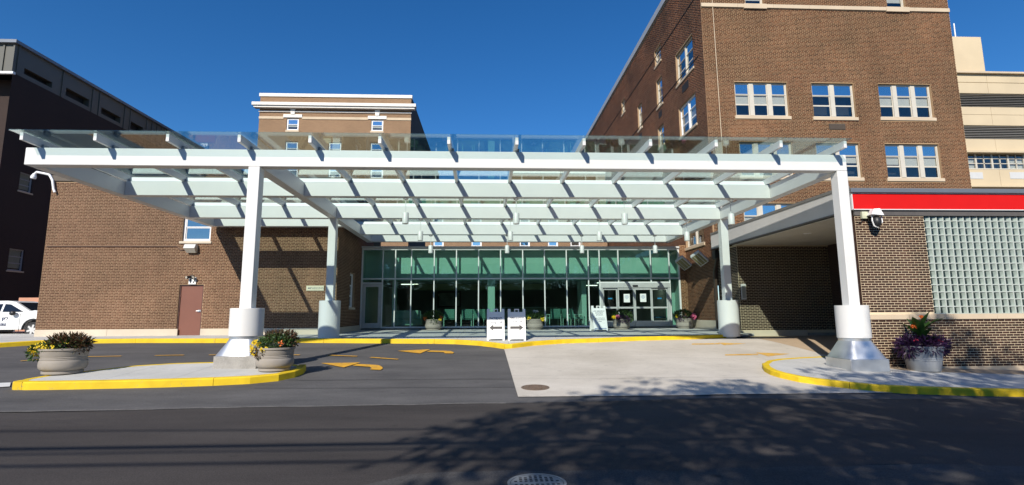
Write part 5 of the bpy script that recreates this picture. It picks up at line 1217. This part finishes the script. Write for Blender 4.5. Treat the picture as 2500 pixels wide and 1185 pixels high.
cb = MB()
for az, tilt, LL, ww, h in ((200,.75,.42,.13,.30),(165,.95,.36,.12,.22),(330,.45,.44,.14,.34),(20,.55,.42,.13,.32),(100,.3,.40,.12,.30),(270,.5,.36,.13,.20),(300,.9,.34,.12,.18),(240,.35,.38,.12,.30),(60,.8,.34,.11,.2),(350,1.0,.36,.11,.16),(215,.55,.44,.14,.42),(325,.65,.46,.15,.44),(180,.7,.40,.13,.36),(285,.25,.42,.13,.46)):
    a = R(az); d = Vector((math.cos(a)*math.sin(tilt*1.25), math.sin(a)*math.sin(tilt*1.25), math.cos(tilt*1.25))); s = Vector((-math.sin(a), math.cos(a), 0)); nn = d.cross(s)
    o = c+Vector((math.cos(a)*.05, math.sin(a)*.05, h-.02)); vs = []
    for k in range(6):
        q = k/5; wq = ww*1.5*math.sin(math.pi*min(.98, max(.06, q**.8)))*.5; m = o+d*LL*1.3*q+nn*(-.10*q*q); vs += [m-s*wq+nn*wq*.35, m, m+s*wq+nn*wq*.35]
    cb.add(vs, [(k*3,k*3+1,k*3+4,k*3+3) for k in range(5)]+[(k*3+1,k*3+2,k*3+5,k*3+4) for k in range(5)])
cb.obj('canna_leaves', leaf_c, t, smooth=True)
MB().path([v(c,0,0,.1), v(c,.03,0,.55), v(c,.05,-.02,.72)], .012, 6).path([v(c,-.05,0,.1), v(c,-.2,-.02,.45)], .012, 6).path([v(c,.25,0,.1), v(c,.45,-.02,.42)], .009, 6).obj('stem', brownmetal, t)
Fl(t, scatter(14, v(c,-.22,-.03,.50), (.09,.05,.05), rn)+scatter(7, v(c,.045,-.02,.74), (.04,.04,.05), rn), .08, fl_o, rn); Fl(t, scatter(8, v(c,.2,-.35,.14), (.1,.05,.05), rn)+scatter(4, v(c,-.4,-.3,.16), (.06,.05,.05), rn), .05, leaf_mat('crimson_petal', [(.35,.02,.05),(.45,.04,.08)], .2), rn)

# ------------------------------------------------------------------ sandwich-board signs
def aframe(px0, px1, py, label, lines, off=.145, rot=0., Hs=1.12, extra=0.):
    a, b_ = G(px0, py, off), G(px1, py, off); W = (b_-a).length*1.03; c = (a+b_)/2; z = max(a.z, b_.z)-.002
    t = thing('sandwich_board', label, 'sign', (0,0,0)); t.name = 'sandwich_board'
    def panel(sgn, name):
        y0, y1 = sgn*.30, sgn*.035; m = MB()
        def sl(x0, x1, h0, h1):
            f = lambda h: y0+(y1-y0)*h/Hs
            th = .03*sgn
            m.hexa([(x0,f(h0),h0),(x1,f(h0),h0),(x1,f(h0)-th,h0),(x0,f(h0)-th,h0)], [(x0,f(h1),h1),(x1,f(h1),h1),(x1,f(h1)-th,h1),(x0,f(h1)-th,h1)])
        h = W/2
        sl(-h,-h+.07,0,.055); sl(h-.07,h,0,.055); sl(-h,h,.055,Hs-.11)
        sl(-h,-h+.10,Hs-.11,Hs); sl(h-.10,h,Hs-.11,Hs); sl(-.085,-.05,Hs-.11,Hs-.0); sl(.05,.085,Hs-.11,Hs-.0); sl(-.05,.05,Hs-.035,Hs)
        return m.obj(name, signw, t, bevel=.004)
    panel(-1, 'front_board'); panel(1, 'back_board')
    y0, y1 = -.30, -.035; up = Vector((0, y1-y0, Hs)).normalized()
    def at(x, h, e=.003): nrm = Vector((0, -Hs, (y1-y0))).normalized(); return Vector((x, y0+(y1-y0)*h/Hs, h))+nrm*e
    for kind, *args in lines:
        if kind == 't': body, size, h, sx, mt = args; text(body, size, mt, t, at(0, h*Hs, .002), XP, up, sx=sx, bold=size*.012)
        elif kind == 'bar':
            h, wd, mt, hh = args; q = MB(); A = at(-wd*W, h*Hs-hh, .003); B = at(wd*W, h*Hs-hh, .003); C = at(wd*W, h*Hs, .003); D_ = at(-wd*W, h*Hs, .003); e = Vector((0,.004,0)); q.hexa([A,B,B+e,A+e],[D_,C,C+e,D_+e]).obj('printed_bar', mt, t)
        elif kind == 'arrow':
            h, sgn = args; q = MB(); k = W/.70; pts = [(-.26,0),(-.08,.12),(-.11,.045),(.26,.045),(.26,-.045),(-.11,-.045),(-.08,-.12)]
            pts = [(x*sgn*k, y) for x, y in pts]; pts = pts if sgn > 0 else pts[::-1]
            vs = [at(x, h*Hs+y, .004) for x, y in pts]; q.add(vs, [(0,6,5,4,3,2,1)] ).obj('printed_arrow', greyink, t)
    t.location = (c.x, c.y+.3, z); t.rotation_euler = (0,0,rot)
    return t
aframe(1189.5, 1231.5, 832, 'white PATIENT Drop-Off sandwich board with arrow pointing left', [('t','PATIENT',.118,.66,.95,ink),('t','Drop-Off',.115,.53,1.0,ink),('arrow',.40,1),('t','Tower',.03,.205,1.6,greyink),('bar',.145,.40,bluebar,.018)])
aframe(1241.5, 1284, 832.5, 'white AMBULANCE Drop-Off sandwich board with arrow pointing right', [('t','AMBULANCE',.090,.685,.92,ink),('t','Drop-Off',.095,.575,1.0,ink),('arrow',.41,-1),('t','Tower',.03,.205,1.6,greyink),('bar',.145,.40,bluebar,.018)], rot=-.03)
aframe(1447.5, 1483, 808.5, 'white sandwich board with six short lines of text before the sliding doors', [('t','NEW EMERGENCY',.068,.765,.95,ink),('t','DEPARTMENT',.064,.69,.95,ink),('t','ENTRANCE',.064,.615,.95,ink),('t','WALK-IN ENTRANCE &',.05,.49,.92,ink),('t','AMBULANCE ENTRANCE',.05,.425,.9,ink),('t','AHEAD',.05,.36,.95,ink),('bar',.115,.42,bluebar,.03)], rot=.16, Hs=1.15)

# ------------------------------------------------------------------ white car at the left edge
pw = PY(75, 825, 25.3); CX, CYc, CZ = pw.x, 25.3, pw.z
CR = thing('white_car', 'white car with dark lettering on its door, nose hidden behind the brick wing', 'car', (CX-1.5, CYc+.9, CZ))
def cpt(px, py): p = PY(px, py, CYc); return (p.x, p.z)
roofz = cpt(10, 736)[1]; beltz = cpt(40, 765)[1]; hoodz = cpt(85, 758)[1]; silz = cpt(20, 817)[1]
xwf = CX+.02; xwr = xwf-2.75
arch = [(xwf+.44*math.cos(a), CZ+.36+.46*math.sin(a)) for a in np.linspace(0, math.pi, 11)]
archr = [(xwr+.44*math.cos(a), CZ+.36+.46*math.sin(a)) for a in np.linspace(0, math.pi, 11)]
prof = [(xwf+1.05, silz+.02), *[(x, max(z, silz)) for x, z in arch], *[(x, max(z, silz)) for x, z in archr], (xwr-.95, silz+.05), (xwr-1.05, beltz-.1), (xwr-.95, beltz+.02), (xwf-.62, beltz+.04), (xwf+.0, hoodz), (xwf+.75, hoodz-.10), (xwf+1.02, hoodz-.28), (xwf+1.08, silz+.3)]
b = MB(); b.prism_y(prof[::-1], CYc, CYc+1.85); b.obj('body', carwhite, CR, bevel=.04)
wx0, wx1 = cpt(14, 738)[0], cpt(72, 757)[0]
cab = [(wx1+.12, beltz-.0), (wx0+.25, roofz-.02), (wx0-.1, roofz+.03), (xwr-.2, roofz+.02), (xwr-.75, beltz)]
b = MB(); n = len(cab)
lo = [(x, CYc+.06, z) for x, z in cab]; hi = [(x, CYc+1.79, z) for x, z in cab]
for i, (x, z) in enumerate(cab):
    k = .0 if z < beltz+.1 else .18; lo[i] = (x, CYc+.03+k, z); hi[i] = (x, CYc+1.82-k, z)
b.add(lo+hi, [tuple(range(n))[::-1], tuple(range(n, 2*n))]+[(i,(i+1)%n,n+(i+1)%n,n+i) for i in range(n)]).obj('cabin', carwhite, CR, bevel=.03)
def onc(x, z, e=.012): k = (z-beltz)/(roofz-beltz)*.18; return (x, CYc+.03+k-e, z)
sg = [onc(wx1-.28, beltz+.06), onc(wx0+.12, roofz-.14), onc(xwr+1.3, roofz-.12), onc(xwr+1.3, beltz+.06)]
b = MB(); b.add(sg, [(0,1,2,3)]); b.add([onc(xwr+1.2, beltz+.06), onc(xwr+1.2, roofz-.12), onc(xwr+.1, roofz-.14), onc(xwr-.3, beltz+.06)], [(0,1,2,3)]); b.obj('side_window', carglass, CR)
A, B_ = Vector((wx1+.12, 0, beltz)), Vector((wx0+.25, 0, roofz-.02)); A2, B2 = A+(B_-A)*.06, A+(B_-A)*.93
nn = Vector((.012, 0, .012))
MB().add([(A2.x+.012,CYc+.16,A2.z+.012),(A2.x+.012,CYc+1.69,A2.z+.012),(B2.x+.012,CYc+1.55,B2.z+.012),(B2.x+.012,CYc+.3,B2.z+.012)], [(0,1,2,3)]).obj('windscreen', carglass, CR)
mx, mz_ = cpt(37, 765)
MB().ball((mx, CYc-.14, mz_), .13, .09, .11, 14, 8).obj('mirror', black, CR, smooth=True)
b = MB(); xd = cpt(47, 790)[0]
b.box(xd-.008, CYc-.004, silz+.12, xd+.008, CYc+.01, beltz-.02).box(xwr+1.15, CYc-.004, silz+.12, xwr+1.166, CYc+.01, beltz-.02).box(xwr+1.15, CYc-.004, silz+.12, xd, CYc+.01, silz+.132).obj('door_gap', dark_gap, CR)
MB().box(xwr+.5, CYc-.005, silz-.12, xwf-.45, CYc+1.8, silz+.02).obj('sill_trim', black, CR)
b = MB()
for (x, z), (x2, z2_) in zip(arch, arch[1:]): b.hexa([(x,CYc-.02,z),(x2,CYc-.02,z2_),(x2,CYc+.05,z2_),(x,CYc+.05,z)], [(xwf+(x-xwf)*1.12,CYc-.02,CZ+.36+(z-CZ-.36)*1.12),(xwf+(x2-xwf)*1.12,CYc-.02,CZ+.36+(z2_-CZ-.36)*1.12),(xwf+(x2-xwf)*1.12,CYc+.05,CZ+.36+(z2_-CZ-.36)*1.12),(xwf+(x-xwf)*1.12,CYc+.05,CZ+.36+(z-CZ-.36)*1.12)])
b.obj('arch_trim', black, CR)
for x in (xwf, xwr):
    for y in (CYc+.0, CYc+1.62):
        Wh = MB().tube((x,y+.02,CZ+.36),(x,y+.24,CZ+.36), .36, n=28).obj('wheel', rubber, CR, bevel=.03)
        MB().tube((x,y-.004,CZ+.36),(x,y+.019,CZ+.36), .245, n=28).obj('rim', plain('wheel_well', (.05,.05,.05), .6) if 'wheel_well' not in MATS else MATS['wheel_well'], Wh)
        b = MB()
        for k in range(6):
            a = k*math.pi/3+.3; b.hexa([(x+.05*math.cos(a+1.57),y-.03,CZ+.36+.05*math.sin(a+1.57)),(x-.05*math.cos(a+1.57),y-.03,CZ+.36-.05*math.sin(a+1.57)),(x-.05*math.cos(a+1.57),y-.006,CZ+.36-.05*math.sin(a+1.57)),(x+.05*math.cos(a+1.57),y-.006,CZ+.36+.05*math.sin(a+1.57))],
                   [(x+.24*math.cos(a+.16),y-.02,CZ+.36+.24*math.sin(a+.16)),(x+.24*math.cos(a-.16),y-.02,CZ+.36+.24*math.sin(a-.16)),(x+.24*math.cos(a-.16),y-.006,CZ+.36+.24*math.sin(a-.16)),(x+.24*math.cos(a+.16),y-.006,CZ+.36+.24*math.sin(a+.16))])
        b.obj('spoke', greyfascia, Wh)
MB().box(xwf-.44, CYc+.25, silz-.1, xwf+.44, CYc+1.6, CZ+.85).box(xwr-.44, CYc+.25, silz-.1, xwr+.44, CYc+1.6, CZ+.85).obj('wheel_arch', dark_gap, CR)
lx, lz = cpt(8, 784); x2, z2_ = cpt(8, 791)
text('P', .22, ink, CR, (lx+.0, CYc-.004, lz-.0), XP, sx=1.3, bold=.008)
MB().path([(lx+.06,CYc-.004,lz+.16),(lx+.16,CYc-.004,lz+.17),(lx+.19,CYc-.004,lz+.11),(lx+.13,CYc-.004,lz+.07)], .014, 6).obj('logo_swirl', ink, CR)
text('ERE', .155, ink, CR, (x2-.0, CYc-.004, z2_-.09), XP, bold=.008)

# ------------------------------------------------------------------ street trees behind the camera (their shade falls on the street) and overhead lines
def tree(x, y, h0, cz, rad, nclump, per, seed, label, group):
    rn = random.Random(seed); t = thing('street_tree', label, 'tree', (x, y, g(x, y)-.02), group)
    b = MB(); b.tube((x,y,g(x,y)-.1),(x+.1,y,h0), .24, .17, 12); tips = []
    for k in range(9):
        a = k*2*math.pi/9+rn.uniform(-.3,.3); q = rn.uniform(.35,.75)
        m = Vector((x+.1, y, h0-rn.uniform(0,1.0))); e = Vector((x+math.cos(a)*rad[0]*q, y+math.sin(a)*rad[1]*q, cz+rn.uniform(-.3,.6)*rad[2])); w_ = m.lerp(e, .5)+Vector((0,0,.5))
        b.tube(m, w_, .10, .06, 8).tube(w_, e, .06, .02, 6)
        for j in range(3): b.tube(w_.lerp(e, .3+.2*j), e+Vector((rn.gauss(0,1),rn.gauss(0,1),rn.gauss(.3,.8))), .03, .01, 5)
    b.tube((x+.1,y,h0),(x,y,cz+rad[2]*.6), .16, .04, 8)
    b.obj('trunk', bark, t)
    sp = []
    for _ in range(nclump):
        d = Vector((rn.gauss(0,1), rn.gauss(0,1), rn.gauss(0,1))).normalized()*rn.uniform(.25,1)**.5
        s = rn.uniform(.55,1.1); sp.append((per, (x+d.x*rad[0], y+d.y*rad[1], cz+d.z*rad[2]), (s*1.15,s*1.0,s*.8), .26,.17,.2))
    leafset(sp, rn).obj('crown', leaf_t, t); return t
tree(-1.6, -7.2, 4.4, 9.5, (4.3,3.5,4.0), 138, 68, 21, 'leafy street tree behind the camera whose shade covers the street', 'street trees behind the camera')
tree(5.4, -6.0, 4.8, 10.4, (4.9,3.7,4.3), 165, 68, 22, 'leafy street tree behind the camera shading the right walk', 'street trees behind the camera')
t3 = tree(-14, -24, 3.0, 6.2, (4.2,3.4,3.4), 60, 60, 23, 'leafy tree across the street mirrored in the lobby glass', 'trees across the street')
pos = [(-5,-25.5,1.1,'taller leafy tree across the street left of centre'), (4,-24,.95,'shorter leafy tree across the street near the middle'), (13,-26,1.15,'tall leafy tree across the street right of centre'), (24,-25,1.0,'leafy tree across the street far to the right'), (-25,-25,1.05,'leafy tree across the street far to the left'), (-9.5,-29,1.3,'big back row tree across the street, left of centre'), (-.5,-30,1.35,'big back row tree across the street near the middle'), (8.5,-30,1.3,'big back row tree across the street, right of centre'), (18.5,-29,1.25,'big back row tree across the street to the right'), (-19,-30,1.3,'big back row tree across the street to the left')]
for i, (x, y, s, lab) in enumerate(pos):
    c_ = copy_tree(t3); c_.location = (x, y, -.02); c_.scale = (s, s, s); c_.rotation_euler = (0,0,i*1.1); c_['label'] = lab+', mirrored in the glass'
OB = thing('added_terrace', 'long low brick terrace across the street, added unseen to keep bright horizon out of the lobby glass', 'building', (0, -38, 0))  # added behind the trees to block bright horizon in the lobby reflections
fO = (Vector((45, -36, -.4)), Vector((-1, 0, 0))); ow = [(3+i*5, 4.6+i*5, 1.4+2.4*j, 3.0+2.4*j) for i in range(17) for j in range(2)]
wall_panel(OB, fO, 90, 6.0, ow, br_dark)
MB(fO).box(0, .3, 0, 90, 10, 5.9).obj('roof', bluegrey, OB)
for o in ow: MB(fO).box(o[0], .12, o[2], o[1], .16, o[3]).obj('window', carglass, OB)
rn = random.Random(31)
hg = leafset([(330, (x, -22.5+rn.uniform(-.3,.3), 1.6+rn.uniform(-.3,.5)), (1.5,1.0,1.9), .34,.22,0) for x in np.arange(-42, 43, 1.6)], rn).obj('added_hedge', leaf_t)  # added to close the bright band low in the lobby reflections
tag(hg, 'long hedge across the street, added unseen to darken the low lobby reflections', 'hedge')
def wire(pa, pb, hgt, rr, label):
    A, B_ = G(*pa), G(*pb); k = hgt/-SUN.z; A = A-SUN*k; B_ = B_-SUN*k; d = (B_-A)/(B_.x-A.x)
    L0, L1 = A+d*(-34-A.x), A+d*(34-A.x)
    tag(MB().tube(L0, L1, rr, n=6).obj('overhead_cable', black), label, 'cable', 'overhead lines along the street'); return L0, L1
e1 = wire((0,1054),(600,1051), 7.6, .022, 'thin overhead cable along the street, farthest from the camera of the lines')
e2 = wire((0,1098),(600,1089.5), 7.2, .052, 'thick overhead cable bundle along the street')
e3 = wire((0,1111),(600,1102), 7.5, .024, 'thin overhead cable just behind the thick bundle')
e4 = wire((0,1140),(600,1131.5), 7.0, .032, 'medium overhead cable nearest the trees')
for i, lab in ((0, 'wooden utility pole down the street to the left'), (1, 'wooden utility pole down the street to the right')):
    ys = [e[i].y for e in (e1,e2,e3,e4)]; zs = [e[i].z for e in (e1,e2,e3,e4)]; x = e1[i].x
    t = thing('utility_pole', lab, 'pole', (x, sum(ys)/4, g(x, 0)-.02), 'utility poles'); MB().tube((x,sum(ys)/4,g(x,0)-.3),(x,sum(ys)/4,max(zs)+1), .16, .11, 12).obj('shaft', bark, t)
    MB().box(x-.06, min(ys)-.2, min(zs)-.08, x+.06, max(ys)+.2, max(zs)+.06).obj('cross_arm', bark, t)
